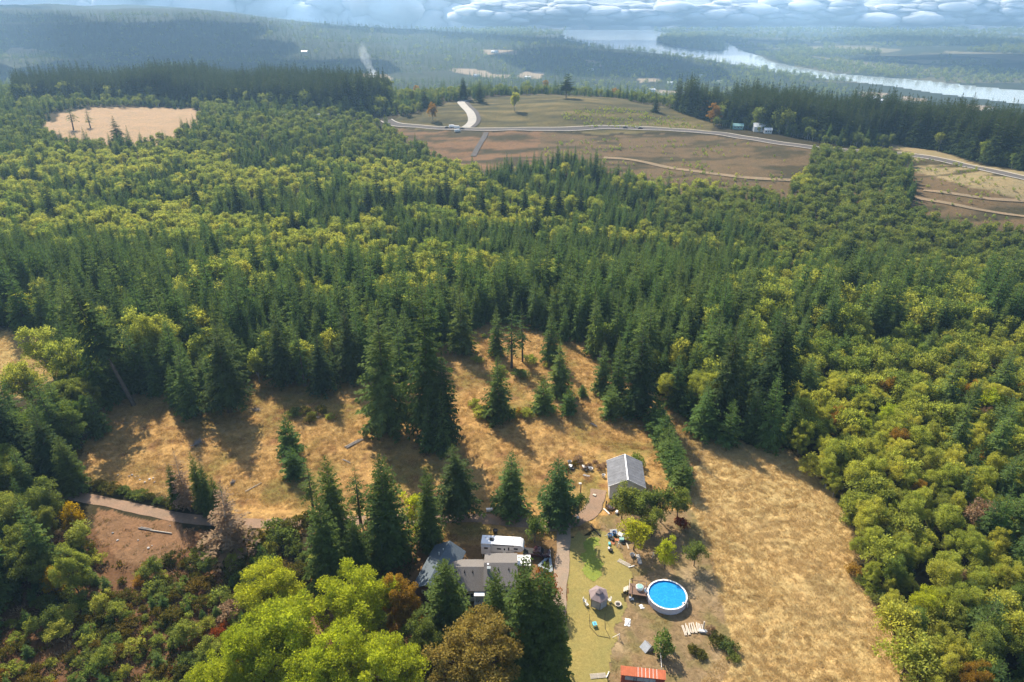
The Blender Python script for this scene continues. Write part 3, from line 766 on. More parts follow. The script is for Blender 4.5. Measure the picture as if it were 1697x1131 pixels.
# scattered trees along the back of the far knoll
for i, (a, t, m) in enumerate([(676, 14, 'fir'), (690, 12, 'amber'), (735, 14, 'fir'), (748, 10, 'fir'), (830, 9, 'olive'), (872, 10, 'olive'), (890, 8, 'fir'), (905, 13, 'amber'), (955, 15, 'fir'), (972, 17, 'fir'), (990, 12, 'fir'), (1003, 14, 'fir'), (1020, 10, 'amber'), (920, 15, 'fir'), (1040, 12, 'fir'), (812, 11, 'fir'), (880, 12, 'fir')]):
    y = 930 + (i * 37) % 60; x = (a - CX) / FPX * (y * CP + 95 * SP)
    tree('crest_tree', ('midfir%d' if m == 'fir' else 'cbroad%d') % (i % 3), x, y, t + 8, {'fir': 'dark conifer behind the crest of the grassy knoll', 'amber': 'golden bush-like tree behind the crest of the grassy knoll', 'olive': 'dull green tree behind the crest of the grassy knoll'}[m], 'tree', 'trees behind the knoll', m, 1.0, parts=False)
# clipped row by the barn
for i, (a, b) in enumerate([(1086, 708), (1092, 722), (1098, 737), (1104, 751), (1110, 766), (1116, 780), (1122, 795), (1128, 810)]):
    key_tree('hedge_fir', 'young%d' % (i % 3), a, b, b - 50 - (i % 3) * 3, 42, 'young fir in the tight row beside the metal barn', 'fir tree', group='row of firs by the barn')
# firs on the right edge of the meadow
key_tree('fir_tree', 'fir2', 1196, 700, 528, 66, 'tall dark fir left of the broadest fir on the meadow edge', 'fir tree')
key_tree('fir_tree', 'fir3', 1280, 690, 500, 82, 'broadest dark fir above the straw meadow', 'fir tree')
key_tree('fir_tree', 'midfir0', 1333, 668, 588, 50, 'dark fir bordering the bright yellow-green alders', 'fir tree')
key_tree('fir_tree', 'midfir1', 1165, 722, 636, 56, 'full young fir at the corner of the straw meadow', 'fir tree', mat='fir_young')
key_tree('fir_tree', 'young0', 1205, 738, 660, 44, 'loose young fir on the straw meadow edge', 'fir tree')
key_tree('fir_tree', 'midfir2', 1245, 716, 640, 40, 'green fir among olive shrubs under the tall firs', 'fir tree')
key_tree('fir_tree', 'midfir1', 1240, 660, 540, 44, 'dark fir hidden between the two tall meadow-edge firs', 'fir tree')
key_tree('fir_tree', 'young1', 1140, 690, 640, 34, 'young fir among green shrubs at the meadow corner', 'fir tree')
# clearing, left
key_tree('fir_tree', 'young0', 482, 752, 684, 44, 'bright green young fir standing by the brush bramble', 'fir tree')
key_tree('fir_tree', 'young1', 488, 788, 735, 42, 'smaller bright green fir in front of its twin', 'fir tree')
key_tree('fir_tree', 'fir1', 535, 650, 548, 50, 'dark fir at the shaded back of the clearing', 'fir tree')
key_tree('fir_tree', 'fir2', 470, 640, 520, 50, 'tall fir shading the back of the clearing', 'fir tree')
key_tree('fir_tree', 'thin1', 505, 640, 540, 30, 'gappy fir with light through its lower trunk', 'fir tree')
key_tree('fir_tree', 'fir0', 585, 628, 500, 56, 'dark fir closing the gap left of the broad skirted fir', 'fir tree')
# row across the middle, behind the house
key_tree('cedar_tree', 'thin0', 520, 850, 762, 40, 'thin yellowish cedar with gaps by the dirt track', 'cedar tree', mat='cedar')
key_tree('cedar_tree', 'cedar0', 561, 905, 754, 56, 'dark pointed cedar second in the row behind the house', 'cedar tree')
key_tree('cedar_tree', 'thin1', 598, 868, 768, 40, 'half-bare cedar with a visible trunk in the row behind the house', 'cedar tree', mat='cedar')
key_tree('cedar_tree', 'cedar1', 646, 930, 748, 78, 'largest dense cedar in the row behind the house', 'cedar tree')
key_tree('cedar_tree', 'cedar2', 712, 908, 772, 48, 'slim cedar at the corner of the dark blue roof', 'cedar tree')
key_tree('fir_tree', 'fir3', 762, 856, 728, 76, 'spreading fir with tiered branches beside the dirt track', 'fir tree')
key_tree('fir_tree', 'midfir0', 845, 850, 744, 62, 'pointed fir behind the white camper', 'fir tree')
key_tree('fir_tree', 'midfir2', 925, 858, 752, 70, 'fir throwing a dark shadow over the gravel yard', 'fir tree')
key_tree('cedar_tree', 'cedar0', 550, 975, 818, 70, 'dense blue-green cedar left of the dark blue roof', 'cedar tree')
key_tree('cedar_tree', 'cedar1', 596, 960, 850, 50, 'shadowed cedar between the house and the dirt track', 'cedar tree')
# in front of the house
key_tree('cedar_tree', 'cedar2', 742, 1062, 928, 84, 'full cedar in front of the house roof', 'cedar tree')
key_tree('cedar_tree', 'cedar0', 824, 1076, 940, 58, 'left cedar of the tall clump in front of the white porch', 'cedar tree')
key_tree('cedar_tree', 'cedar1', 868, 1112, 918, 84, 'tallest cedar of the clump in front of the house', 'cedar tree')
key_tree('cedar_tree', 'cedar2', 900, 1125, 932, 78, 'cedar beside the orange bush in the tall clump', 'cedar tree')
key_tree('cedar_tree', 'cedar0', 918, 1142, 985, 54, 'lowest cedar of the clump along the gravel drive', 'cedar tree')
# dying hedge by the track
key_tree('dead_conifer', 'dead0', 385, 922, 796, 84, 'large brown dying conifer beside the dirt track', 'dead tree')
key_tree('dead_conifer', 'dead0', 312, 842, 742, 40, 'brown dead conifer in the hedge line of the clearing', 'dead tree')
for i, (a, b, t, w) in enumerate([(296, 835, 768, 26), (338, 845, 748, 28), (352, 855, 765, 26), (366, 865, 785, 26), (378, 872, 800, 26)]):
    key_tree('cedar_tree', 'cedar%d' % (i % 3), a, b, t, w, 'green cedar in the dying hedge above the dirt track', 'cedar tree', group='hedge above the track')
# broadleaf trees round the house
for a, b, t, w, k, lb in [
    (455, 1030, 932, 120, 0, 'bright yellow-green maple beside the dark cedar'), (600, 1070, 945, 130, 1, 'bright yellow-green maple with a lacy crown left of the amber tree'),
    (492, 1120, 990, 150, 2, 'widest bright yellow-green maple in the foreground grove'), (425, 1140, 1030, 100, 0, 'yellow-green maple over the dark shrubs'),
    (575, 1180, 1045, 130, 1, 'yellow-green maple at the low edge of the grove'), (655, 1185, 1055, 130, 2, 'yellow-green maple under the orange-brown tree'),
    (370, 1180, 1090, 90, 0, 'small bright maple at the edge of the scrub'), (525, 1215, 1090, 120, 2, 'lowest bright maple in the foreground grove')]:
    key_tree('maple_tree', 'maple%d' % k, a, b, t, w, lb, 'maple tree')
key_tree('oak_tree', 'maple1', 793, 1160, 1035, 160, 'big orange-brown broadleaf tree in front of the house', 'broadleaf tree', mat='olive_amber')
key_tree('maple_tree', 'maple2', 668, 1062, 955, 76, 'amber-tipped tree beside the dark blue roof', 'broadleaf tree', mat='amber')
key_tree('maple_tree', 'maple0', 700, 1110, 1015, 70, 'green tree in the shade below the amber-tipped tree', 'broadleaf tree', mat='olive')
key_tree('maple_tree', 'small1', 706, 900, 850, 40, 'sunlit yellow-green tree between two dark cedars', 'broadleaf tree', mat='maple')
key_tree('maple_tree', 'small0', 690, 880, 815, 36, 'yellow-green saplings rising through the cedar row', 'broadleaf tree', mat='maple')
key_tree('ornamental_maple', 'small0', 908, 1000, 948, 46, 'small round orange tree beside the tall cedar clump', 'broadleaf tree', mat='orange')
key_tree('round_tree', 'small1', 886, 900, 855, 42, 'round green tree shading the dark pickup', 'broadleaf tree', mat='mixed')
key_tree('yard_tree', 'small2', 1050, 912, 862, 56, 'bright lime-green tree over the junk heap', 'broadleaf tree', mat='maple')
key_tree('yard_tree', 'small0', 1101, 942, 893, 42, 'lime-green tree behind the swimming pool', 'broadleaf tree', mat='maple')
key_tree('yard_tree', 'small1', 1150, 938, 898, 42, 'dark olive tree on the edge of the straw meadow', 'broadleaf tree', mat='olive')
for i, (a, b, t, w) in enumerate([(1030, 862, 805, 50), (1062, 868, 812, 50), (1095, 866, 808, 52), (1122, 860, 806, 46), (1080, 890, 840, 42), (1045, 850, 806, 36)]):
    key_tree('orchard_tree', 'small%d' % (i % 3), a, b, t, w, 'olive-green orchard tree in the clump in front of the barn', 'fruit tree', mat='olive', group='orchard clump by the barn')
key_tree('red_shrub', 'bush0', 1128, 876, 856, 26, 'dark red shrub at the end of the orchard clump', 'shrub', mat='red')
key_tree('green_shrub', 'bush1', 1054, 772, 748, 30, 'green shrub behind the metal barn', 'shrub', mat='mixed')
key_tree('round_bush', 'small2', 958, 856, 818, 34, 'dark round bush at the foot of the gravel-yard fir', 'shrub', mat='fir')
key_tree('yard_bush', 'bush2', 1098, 1082, 1048, 30, 'green bush by the white fence rail', 'shrub', mat='fir_young')
key_tree('yellow_tree', 'poplar0', 130, 882, 832, 36, 'brilliant yellow tree beside the dirt track', 'broadleaf tree', mat='yellow')
key_tree('yellow_tree', 'poplar1', 140, 915, 866, 42, 'green tree tipped with yellow below the brilliant yellow tree', 'broadleaf tree', mat='mixed')
key_tree('yellow_tree', 'maple0', 132, 985, 905, 56, 'yellow-green tree beside the dirt clearing', 'broadleaf tree', mat='alder')
key_tree('yellow_tree', 'poplar0', 98, 985, 940, 32, 'gold-leaved sapling under the yellow-green tree', 'broadleaf tree', mat='yellow')
for a, b, t, w, m, lb in [
    (250, 625, 505, 66, 'alder', 'pale yellow alder right of the leaning fir'), (285, 612, 520, 60, 'alder', 'yellow alder with a pale trunk beside the broad green fir'),
    (95, 640, 540, 66, 'alder', 'thin yellow alder on the edge of the pale field'), (140, 660, 560, 66, 'alder', 'pale alder left of the leaning fir'),
    (60, 690, 600, 60, 'alder', 'washed yellow alder over the pale field'), (115, 535, 475, 44, 'olive', 'small olive tree behind the pale field'), (40, 535, 482, 44, 'maple', 'bright green tree by the pale field corner')]:
    key_tree('alder_tree', 'alder%d' % (a % 3), a, b, t, w, lb, 'alder tree', mat=m)
key_tree('fir_tree', 'fir1', 35, 790, 612, 66, 'grey-green fir at the edge of the pale field', 'fir tree')
key_tree('fir_tree', 'fir2', 95, 800, 680, 70, 'drooping dark fir above the dirt track end', 'fir tree')
key_tree('cedar_tree', 'cedar1', 125, 815, 722, 48, 'grey-green cedar at the end of the dirt track', 'cedar tree')
key_tree('fir_tree', 'midfir2', 165, 720, 650, 40, 'dark fir at the left edge of the clearing', 'fir tree')
key_tree('fir_tree', 'midfir0', 318, 690, 560, 46, 'shadowed fir left of the broad green fir', 'fir tree')
# trees on the far knoll and field
for nm, k, a, b, t, w, m, lb in [
    ('pine_tree', 'pine0', 938, 163, 122, 28, 'fir_dark', 'lone pine with a bare trunk on the knoll crest'), ('fir_tree', 'midfir0', 1086, 186, 155, 15, 'fir_dark', 'single small fir on the knoll slope'),
    ('fir_tree', 'cedar0', 768, 166, 127, 20, 'fir_dark', 'dense dark tree at the top of the pale side road'), ('fir_tree', 'midfir1', 795, 170, 132, 18, 'fir_dark', 'slanting dark conifer right of the pale side road'),
    ('round_tree', 'alder0', 853, 184, 152, 16, 'alder', 'yellow-green tree casting a long shadow down the knoll'), ('round_tree', 'alder1', 717, 200, 168, 16, 'amber', 'russet tree on the left slope of the knoll'),
    ('round_tree', 'maple1', 682, 176, 146, 18, 'olive', 'round dark tree at the left end of the knoll'), ('fir_tree', 'midfir2', 704, 178, 139, 18, 'fir_dark', 'dark conifer between two round trees on the knoll'),
    ('yellow_tree', 'maple2', 1182, 208, 170, 24, 'amber', 'golden tree beside the far white house'), ('yellow_tree', 'maple0', 1166, 196, 166, 20, 'amber', 'brown-gold tree left of the golden tree'),
    ('fir_tree', 'thin0', 122, 215, 163, 20, 'fir', 'gaunt fir at the left of the tan field'), ('fir_tree', 'thin1', 150, 212, 176, 24, 'fir', 'bent gaunt fir in front of the tan field'),
    ('fir_tree', 'midfir0', 197, 236, 192, 24, 'fir_dark', 'dark pointed fir at the corner of the tan field'), ('fir_tree', 'fir0', 410, 170, 104, 26, 'fir_dark', 'tall windswept fir topping the far dark treeline')]:
    key_tree(nm, k, a, b, t, w, lb, 'pine tree' if nm == 'pine_tree' else 'fir tree' if nm == 'fir_tree' else 'broadleaf tree', mat=m)

for a, b, t in [(397, 362, 275), (440, 366, 282), (328, 352, 285), (532, 360, 268), (612, 360, 290), (650, 356, 290), (730, 352, 290), (755, 372, 305), (800, 368, 302), (835, 376, 300), (870, 372, 300), (905, 376, 305), (960, 372, 290), (925, 366, 286), (1135, 372, 318), (1345, 520, 460), (1075, 345, 300)]:
    key_tree('spire_fir', 'fir%d' % (a % 4), a, b, t, 22, 'tall dark spire fir standing above the yellow-green ravine canopy', 'fir tree', group='spire firs in the ravine')
# ------------------------------------------------------------------ forest
CLEARING = WP([(120, 790), (160, 690), (240, 660), (330, 690), (430, 640), (600, 632), (700, 600), (760, 560), (800, 535), (870, 540), (965, 580), (1010, 610), (1080, 660), (1130, 695), (1160, 735), (1235, 742), (1310, 752), (1350, 800), (1400, 862), (1415, 940), (1465, 1010), (1495, 1160), (1500, 1500), (-60, 1500), (-45, 1131), (5, 1030), (85, 960), (105, 900), (110, 850)])
PALE_NO = WP([(-120, 548), (70, 548), (120, 580), (125, 650), (80, 725), (-120, 740)])
# species patches; traced at canopy level
def CP_(pts, dz=9): return WP(pts, dz)
YELLOW = [CP_([(-80, 345), (180, 340), (420, 350), (590, 385), (560, 400), (330, 392), (120, 400), (-80, 390)]), CP_([(560, 390), (700, 395), (850, 400), (860, 430), (780, 440), (600, 430)]),
          CP_([(1190, 395), (1420, 400), (1420, 420), (1240, 418)]), CP_([(1370, 470), (1560, 480), (1645, 500), (1640, 525), (1500, 515), (1390, 500)]), CP_([(640, 320), (860, 315), (1000, 330), (1010, 355), (840, 360), (660, 350)]),
          CP_([(1170, 430), (1330, 445), (1320, 470), (1180, 460)])]
RIGHTWOOD = CP_([(1310, 560), (1330, 545), (1540, 545), (1800, 540), (1800, 1200), (1470, 1200), (1440, 980), (1380, 840), (1320, 720), (1300, 640)], 6)
RIGHTDARK = CP_([(1580, 640), (1800, 600), (1800, 860), (1640, 880), (1560, 760)], 8)
BACKOLIVE = CP_([(1060, 320), (1340, 300), (1350, 235), (1500, 240), (1530, 330), (1800, 370), (1800, 440), (1560, 420), (1300, 400), (1090, 380)])
CONIFER_C = CP_([(740, 240), (980, 240), (1060, 300), (1030, 330), (860, 310), (760, 270)])
CLUMP_TREES = WP([(1350, 262), (1400, 240), (1480, 262), (1520, 330), (1500, 350), (1340, 350), (1300, 320)])
LINE_L = WP([(30, 176), (60, 170), (250, 172), (340, 176), (480, 185), (640, 190), (650, 165), (480, 160), (200, 156), (30, 158)])
LINE_R = WP([(1105, 190), (1160, 196), (1200, 208), (1300, 224), (1380, 236), (1480, 238), (1560, 252), (1697, 284), (1790, 300), (1790, 262), (1600, 236), (1400, 212), (1200, 190), (1120, 178)])
OPEN = [ROAD_BAND, HILLSIDE, KNOLL, LEFT_FIELD, RIGHT_FIELD]

LANDMARKS = [(-1e9, 'left of the leaning fir'), (W(235, 640)[0], 'behind the leaning fir'), (W(330, 640)[0], 'behind the broad green fir'), (W(450, 640)[0], 'behind the shaded back of the clearing'),
             (W(590, 640)[0], 'behind the broad skirted fir'), (W(690, 640)[0], 'behind the tallest fir clump'), (W(790, 600)[0], 'behind the thin bare-trunked firs'), (W(950, 600)[0], 'behind the big meadow fir'), (W(1110, 640)[0], 'behind the meadow-corner firs'), (W(1300, 620)[0], 'behind the bright right-hand wood')]
def beside(x, y):
    x = x * 190.0 / max(y, 1.0)            # along the sight from the meadow side
    return [p for a, p in LANDMARKS if x >= a][-1]
EDGE = smooth_path(WP([(1130, 695), (1235, 742), (1310, 752), (1350, 800), (1400, 862), (1415, 940), (1465, 1010), (1495, 1160)]), 4)
def size_word(h, lo, hi): return 'tall' if h > hi else 'short' if h < lo else 'mid-sized'
def jitter_cells(y0, y1, sp0, sp1, amax=.86):
    """a jittered grid whose spacing grows with distance"""
    y = y0; out = []
    while y < y1:
        s = sp0 + (sp1 - sp0) * (y - y0) / (y1 - y0)
        n = int(2 * amax * y / s)
        x = (np.arange(n) + .5) / n * 2 * amax * y - amax * y
        out.append(np.stack([x + rng.uniform(-.42, .42, n) * s, y + rng.uniform(-.42, .42, n) * s, np.full(n, s)], 1))
        y += s
    return np.concatenate(out)
cells = np.concatenate([jitter_cells(58, 110, 4.2, 4.4, 1.6), jitter_cells(110, 250, 4.4, 4.8, 1.0), jitter_cells(250, 1010, 4.1, 6.4, .80)])
X, Y, S = cells.T
_rw = inpoly(X, Y, RIGHTWOOD); cells = cells[~_rw]
_c2 = jitter_cells(56, 215, 3.5, 3.9, 1.6); _c2 = _c2[inpoly(_c2[:, 0], _c2[:, 1], RIGHTWOOD)]
cells = np.concatenate([cells, _c2]); X, Y, S = cells.T
RX, RYv = X, Y
_q = np.clip(Y / 22, 3, 30)
X0, Y0 = X, Y
X = X0 + (fbm(X0 / 25, Y0 / 25, 301, 3) - .5) * np.where(Y0 > 230, _q, 0); Y = Y0 + (fbm(X0 / 25, Y0 / 25, 307, 3) - .5) * np.where(Y0 > 230, _q, 0)
keep = ~inpoly(X, Y, CLEARING) & ~inpoly(X, Y, PALE_NO)
clump = inpoly(X, Y, CLUMP_TREES); ll = inpoly(X, Y, LINE_L); lr = inpoly(X, Y, LINE_R)
openm = np.zeros(len(X), bool)
for p in OPEN: openm |= inpoly(X, Y, p)
keep &= ~(openm & ~clump)
keep &= ~((Y > 640) & ~(ll | lr | clump) & (rng.random(len(X)) < np.where(X < -60, .12, .5)))
X, Y = X0, Y0
# keep roads free
_road = smooth_path(WP(ROADPX), 8)
for q in _road:
    keep &= (X - q[0]) ** 2 + (Y - q[1]) ** 2 > 20 ** 2
for kx, ky, kr in KEYPOS:
    if ky < 300: keep &= (X - kx) ** 2 + (Y - ky) ** 2 > (kr * .75 + 1.0) ** 2
X, Y, S = X[keep], Y[keep], S[keep]
pc = np.full(len(X), .80)
X0, Y0 = X, Y
_q = np.clip(Y / 12, 3, 50)
X = X0 + (fbm(X0 / 30, Y0 / 30, 311, 3) - .5) * np.where(Y0 > 230, _q, 0); Y = Y0 + (fbm(X0 / 30, Y0 / 30, 317, 3) - .5) * np.where(Y0 > 230, _q, 0)
far = Y > 335
pc[Y <= 335] = .74
pc[Y <= 235] = .97
pc[far] = .36
pc[(Y > 335) & (Y < 420) & (X > -150)] = .55
for p in YELLOW: pc[inpoly(X, Y, p)] = .10
pc[inpoly(X, Y, BACKOLIVE)] = .06
pc[inpoly(X, Y, CONIFER_C)] = .85
rw = inpoly(X, Y, RIGHTWOOD); pc[rw] = .05
pc[inpoly(X, Y, RIGHTDARK)] = .22
pc[inpoly(X, Y, CLUMP_TREES)] = .08
pc[inpoly(X, Y, LINE_L)] = .86; pc[inpoly(X, Y, LINE_R)] = .90
X, Y = X0, Y0
left = (Y < 160) & (X < -60); pc[left] = .45
patchn = fbm(X / 38, Y / 38, 63, 3)
pc = np.clip(pc + (patchn - .5) * 2.6 * np.where(inpoly(X, Y, LINE_L) | inpoly(X, Y, LINE_R) | rw, .12, np.where(Y < 235, .35, 1)), .03, .97)
isc = rng.random(len(X)) < pc
hv = rng.random(len(X))
hn = fbm(X / 30, Y / 30, 21, 2)
line = inpoly(X, Y, LINE_L) | inpoly(X, Y, LINE_R)
hc = np.where(line, (24 + 14 * hv) * (.7 + .6 * fbm(X / 40, Y / 90, 88, 3)), np.where(Y < 260, 11 + 15 * hv ** 1.5 + 6 * (hn - .5), 6.5 + 11 * hv ** 1.6 + 6 * (hn - .5)))
spire = (~line) & (Y > 300) & (Y < 520) & (rng.random(len(X)) < .006); hc[spire] = 20 + 6 * hv[spire]
hb = np.where(rw, 5.5 + 4.5 * hv, np.where(line, 14 + 6 * hv, np.where(Y > 250, 6.5 + 3.5 * hv, 9 + 5 * hv)))
Z = height(X, Y)
px_, py_ = px_of(X, Y, Z + 8)
inview = (px_ > -160) & (px_ < 1830) & (py_ < 1330)
order = np.argsort(Y)
nc = nb_ = 0
stC = [[], []]; stB = []
broad_mats = ['alder', 'mixed', 'olive', 'maple']
for i in order:
    if not inview[i]: continue
    x, y, z = float(X[i]), float(Y[i]), float(Z[i])
    seen = -10 < px_[i] < 1707
    if isc[i]:
        h = float(hc[i])
        if nc < 300 and seen:
            nc += 1
            young = rw[i] and random.random() < .6
            k = ('young%d' if young else 'midfir%d') % random.randrange(3)
            if young: h *= .55
            mat = 'fir' if random.random() < .6 else 'fir_young'
            dm = float(np.min(np.hypot(EDGE[:, 0] - x, EDGE[:, 1] - y))); where = 'at the straw meadow edge' if dm < 9 else 'deep inside the wood' if dm > 28 else 'a few rows behind the straw meadow edge'
            tone = 'dark' if mat == 'fir' else 'fresh green'
            lb, gr = (('%s %s conifer among alders %s' % (size_word(h, 9, 15), tone, where), 'conifers among the right-hand alders') if rw[i] else
                      ('%s %s conifer in the shaded wood %s' % (size_word(h, 16, 20), tone, 'beside the pale field' if y > 150 else 'beside the dirt track end' if y > 115 else 'bordering the lower scrub'), 'conifers by the pale field') if x < -75 and y < 190 else
                      ('%s %s conifer %s %s' % (size_word(h, 15, 20), tone, 'in front rows' if y < 200 else 'deep in the stand', beside(x, y)), 'conifers behind the clearing'))
            tree('conifer', k, x, y, h, lb, 'conifer', gr, mat, random.uniform(.72, 1.25), lean=(random.gauss(0, .035), random.gauss(0, .035)), parts=y < 200)
        else:
            stC[1 if spire[i] or line[i] else 0].append((x, y, z - .1, h / 18.0, random.random() * 6.28, random.randrange(6) if not line[i] else random.randrange(3)))
    else:
        h = float(hb[i])
        if rw[i]: mat = random.choices(['wood_leaf', 'alder', 'mixed', 'olive', 'amber', 'orange', 'dead', 'maple'], [13, 4, 1.6, .7, .5, .08, .3, .6])[0]
        elif x < -75 and y < 190: mat = random.choices(['olive', 'mixed', 'alder', 'fir_young'], [4, 2, 1.5, 2])[0]
        else: mat = random.choices(['alder', 'mixed', 'olive', 'maple'], [3, 3, 2, 1])[0]
        if nb_ < 300 and seen:
            nb_ += 1
            dm = float(np.min(np.hypot(EDGE[:, 0] - x, EDGE[:, 1] - y))); where = 'on the straw meadow edge' if dm < 9 else 'deep in the right-hand wood' if dm > 28 else 'a few rows behind the straw meadow edge'
            lb, gr = (('%s %%s broadleaf tree %s' % (size_word(h, 7, 8.8), where) % {'wood_leaf': 'pale yellow-green', 'alder': 'leafy green-gold', 'mixed': 'green', 'olive': 'olive', 'amber': 'brownish', 'orange': 'orange', 'dead': 'bare grey-brown', 'maple': 'bright green', 'fir_young': 'dark green'}[mat], 'broadleaf wood by the straw meadow') if rw[i] else
                      ('%s %s broadleaf tree in the shaded wood %s' % (size_word(h, 10, 12.5), {'olive': 'olive', 'mixed': 'green', 'alder': 'yellowish', 'fir_young': 'dark green'}[mat], 'beside the pale field' if y > 150 else 'beside the dirt track end' if y > 115 else 'bordering the lower scrub'), 'shaded wood left of the track') if x < -75 and y < 190 else
                      ('%s %s broadleaf tree among the conifers %s' % (size_word(h, 10, 12.5), {'olive': 'olive', 'mixed': 'green', 'alder': 'yellowish', 'maple': 'bright lime'}[mat], beside(x, y)), 'broadleaf trees behind the clearing'))
            k = random.choice(['alder0', 'alder1', 'alder2', 'maple0', 'maple1']) if not rw[i] or random.random() < .8 else 'small%d' % random.randrange(3)
            tree('broadleaf_tree', k, x, y, h, lb, 'broadleaf tree', gr, mat, random.uniform(.75, 1.1), parts=y < 150)
        else:
            ol = inpoly(np.array([x]), np.array([y]), BACKOLIVE)[0] or y > 520
            stB.append((x, y, z - .1, h / 14.0 * (.58 + .62 * random.random()), random.random() * 6.28, random.randrange(3) + (3 if ol else 6 if patchn[i] < .5 else 0)))
def to_stuff(name, rows, protos, label):
    a = np.array(rows)
    scatter(name, a[:, :3], a[:, 3], a[:, 4], protos, label, 'forest', a[:, 5].astype(int))
to_stuff('conifer_forest', stC[0], [whole('midfir%d' % i, 'fir') for i in range(3)] + [whole('midfir%d' % i, 'fir_young') for i in range(3)], 'dense green conifer forest filling the ravine beyond the clearing')
to_stuff('conifer_treeline', stC[1], [whole('midfir%d' % i, 'fir_dark') for i in range(3)], 'tall dark conifer treelines behind the far road and field')
to_stuff('broadleaf_forest', stB, [whole('cbroad%d' % i, m) for m in ('mixed', 'olive', 'alder') for i in range(3)], 'rounded yellow-green broadleaf forest in the ravine')

# hazy hills beyond: forest with fields left open
fc = jitter_cells(1010, 4300, 13, 34, .80)
X, Y, S = fc.T
Z = height(X, Y)
k = (Z > RIVER_Z + 3)
for p in FAR_FIELDS: k &= ~inpoly(X, Y, p)
k &= fbm(X / 160, Y / 160, 44, 3) > .36
X, Y, Z, S = X[k], Y[k], Z[k], S[k]
fp = rng.integers(0, 2, len(X)) + np.where(rng.random(len(X)) < np.where(Z < -95, .35, .08), 2, 0)
scatter('hill_forest', np.stack([X, Y, Z - .5], 1), (.6 + .45 * rng.random(len(X))) * np.clip(S / 20, .9, 1.5), rng.random(len(X)) * 6.28,
        [whole('ffir0', 'fir'), whole('ffir1', 'fir'), whole('fbroad0', 'olive'), whole('fbroad1', 'olive')], 'dark forest covering the hazy hills below the clouds', 'forest', fp)
# shelter belts on the river plain and the wooded spit
pcells = jitter_cells(2250, 7200, 30, 56, .80)
X, Y, S = pcells.T
Z = height(X, Y)
k = (Z > RIVER_Z + .5) & (Z < RIVER_Z + 9)
for p in PLAIN_FIELDS: k &= ~inpoly(X, Y, p)
k &= (fbm(X / 320, Y / 200, 52, 3) > .50) | (inpoly(X, Y, [PZ(a, b, RIVER_Z) for a, b in [(1085, 58), (1205, 58), (1205, 88), (1085, 88)]]))
X, Y, Z, S = X[k], Y[k], Z[k], S[k]
scatter('plain_woods', np.stack([X, Y, Z - .5], 1), (.8 + .5 * rng.random(len(X))) * np.clip(S / 28, .9, 1.8), rng.random(len(X)) * 6.28,
        [whole('fbroad0', 'olive'), whole('fbroad1', 'olive')], 'tree belts on the flat plain across the river', 'woods')

# ------------------------------------------------------------------ ground plants
def tuft_mesh(name, seed, n, h, spread, mat, lay=.5, w=.05):
    r = np.random.default_rng(seed)
    a = r.random(n) * 6.28; rr = spread * r.random(n) ** .6
    B = np.stack([np.cos(a) * rr, np.sin(a) * rr, np.full(n, -.03)], 1)
    D = unit(np.stack([np.cos(a) * .35 + r.normal(0, .35, n) + lay, np.sin(a) * .35 + r.normal(0, .35, n) + lay * .3, .35 + .6 * r.random(n)], 1))
    L = h * (.5 + .8 * r.random(n))
    V, F = kites(B, D, L, L * w + .02, r.normal(0, .8, n), .35)
    return mesh_np(name, V, F, [M[mat]], attrs={'leafvar': ('FLOAT', 'FACE', r.random(n))})
def scatter_in(name, poly, spacing, protos, label, cat, smin, smax, avoid=(), dens=None, dz=0.0):
    p = np.array(poly); x0, y0 = p.min(0); x1, y1 = p.max(0)
    n = int((x1 - x0) * (y1 - y0) / spacing ** 2)
    X = rng.uniform(x0, x1, n); Y = rng.uniform(y0, y1, n)
    k = inpoly(X, Y, poly)
    for q in avoid: k &= ~inpoly(X, Y, q)
    if dens is not None: k &= rng.random(n) < dens(X, Y)
    X, Y = X[k], Y[k]
    a = fbm(X / 12, Y / 12, 7, 2) * 5 + rng.normal(0, .7, len(X))
    return scatter(name, np.stack([X, Y, height(X, Y) + dz], 1), rng.uniform(smin, smax, len(X)), a, protos, label, cat)
AVOID = [YARD, LAWN, DIRT_CLEAR] + [[tuple(v) for v in WP(p)] for p in [
    [(800, 845), (1005, 795), (1010, 870), (800, 900)], [(60, 800), (300, 845), (900, 845), (900, 880), (300, 878), (60, 835)], [(985, 745), (1075, 745), (1080, 830), (985, 830)]]]
scatter_in('tawny_grass', CLEAR_MEADOW, .62, [tuft_mesh('tawny_tuft', s, 26, .50, .55, 'straw_orange', .7) for s in (1, 2, 3)], 'matted tawny dry grass over the fir clearing', 'grass', .5, 1.25, AVOID, lambda X, Y: np.clip((fbm(X / 6, Y / 6, 17, 3) - .15) * 3, .3, 1))
scatter_in('straw_grass', STRAW_MEADOW, .44, [tuft_mesh('straw_tuft', s, 26, .55, .55, 'straw', .8) for s in (4, 5, 6)], 'wind-laid straw grass of the open meadow', 'grass', .45, 1.1, (), lambda X, Y: np.clip((fbm(X / 5, Y / 5, 19, 3) - .10) * 3, .5, 1))
scatter_in('pale_grass', PALE_FIELD, .9, [tuft_mesh('pale_tuft', 8, 24, .6, .6, 'straw', .6)], 'pale sunlit grass of the small field', 'grass', .6, 1.3)
scatter_in('yard_weeds', YARD, .8, [tuft_mesh('weed_tuft', 9, 18, .30, .4, 'straw_orange', .3), tuft_mesh('weed_tuft_green', 10, 18, .28, .4, 'bramble', .2)], 'short weeds and dry stalks round the pool', 'weeds', .4, 1.1, [LAWN] + [WP([(1040, 955), (1145, 950), (1150, 1020), (1040, 1010)])], lambda X, Y: np.clip((fbm(X / 3, Y / 3, 23, 3) - .42) * 4, .02, 1))
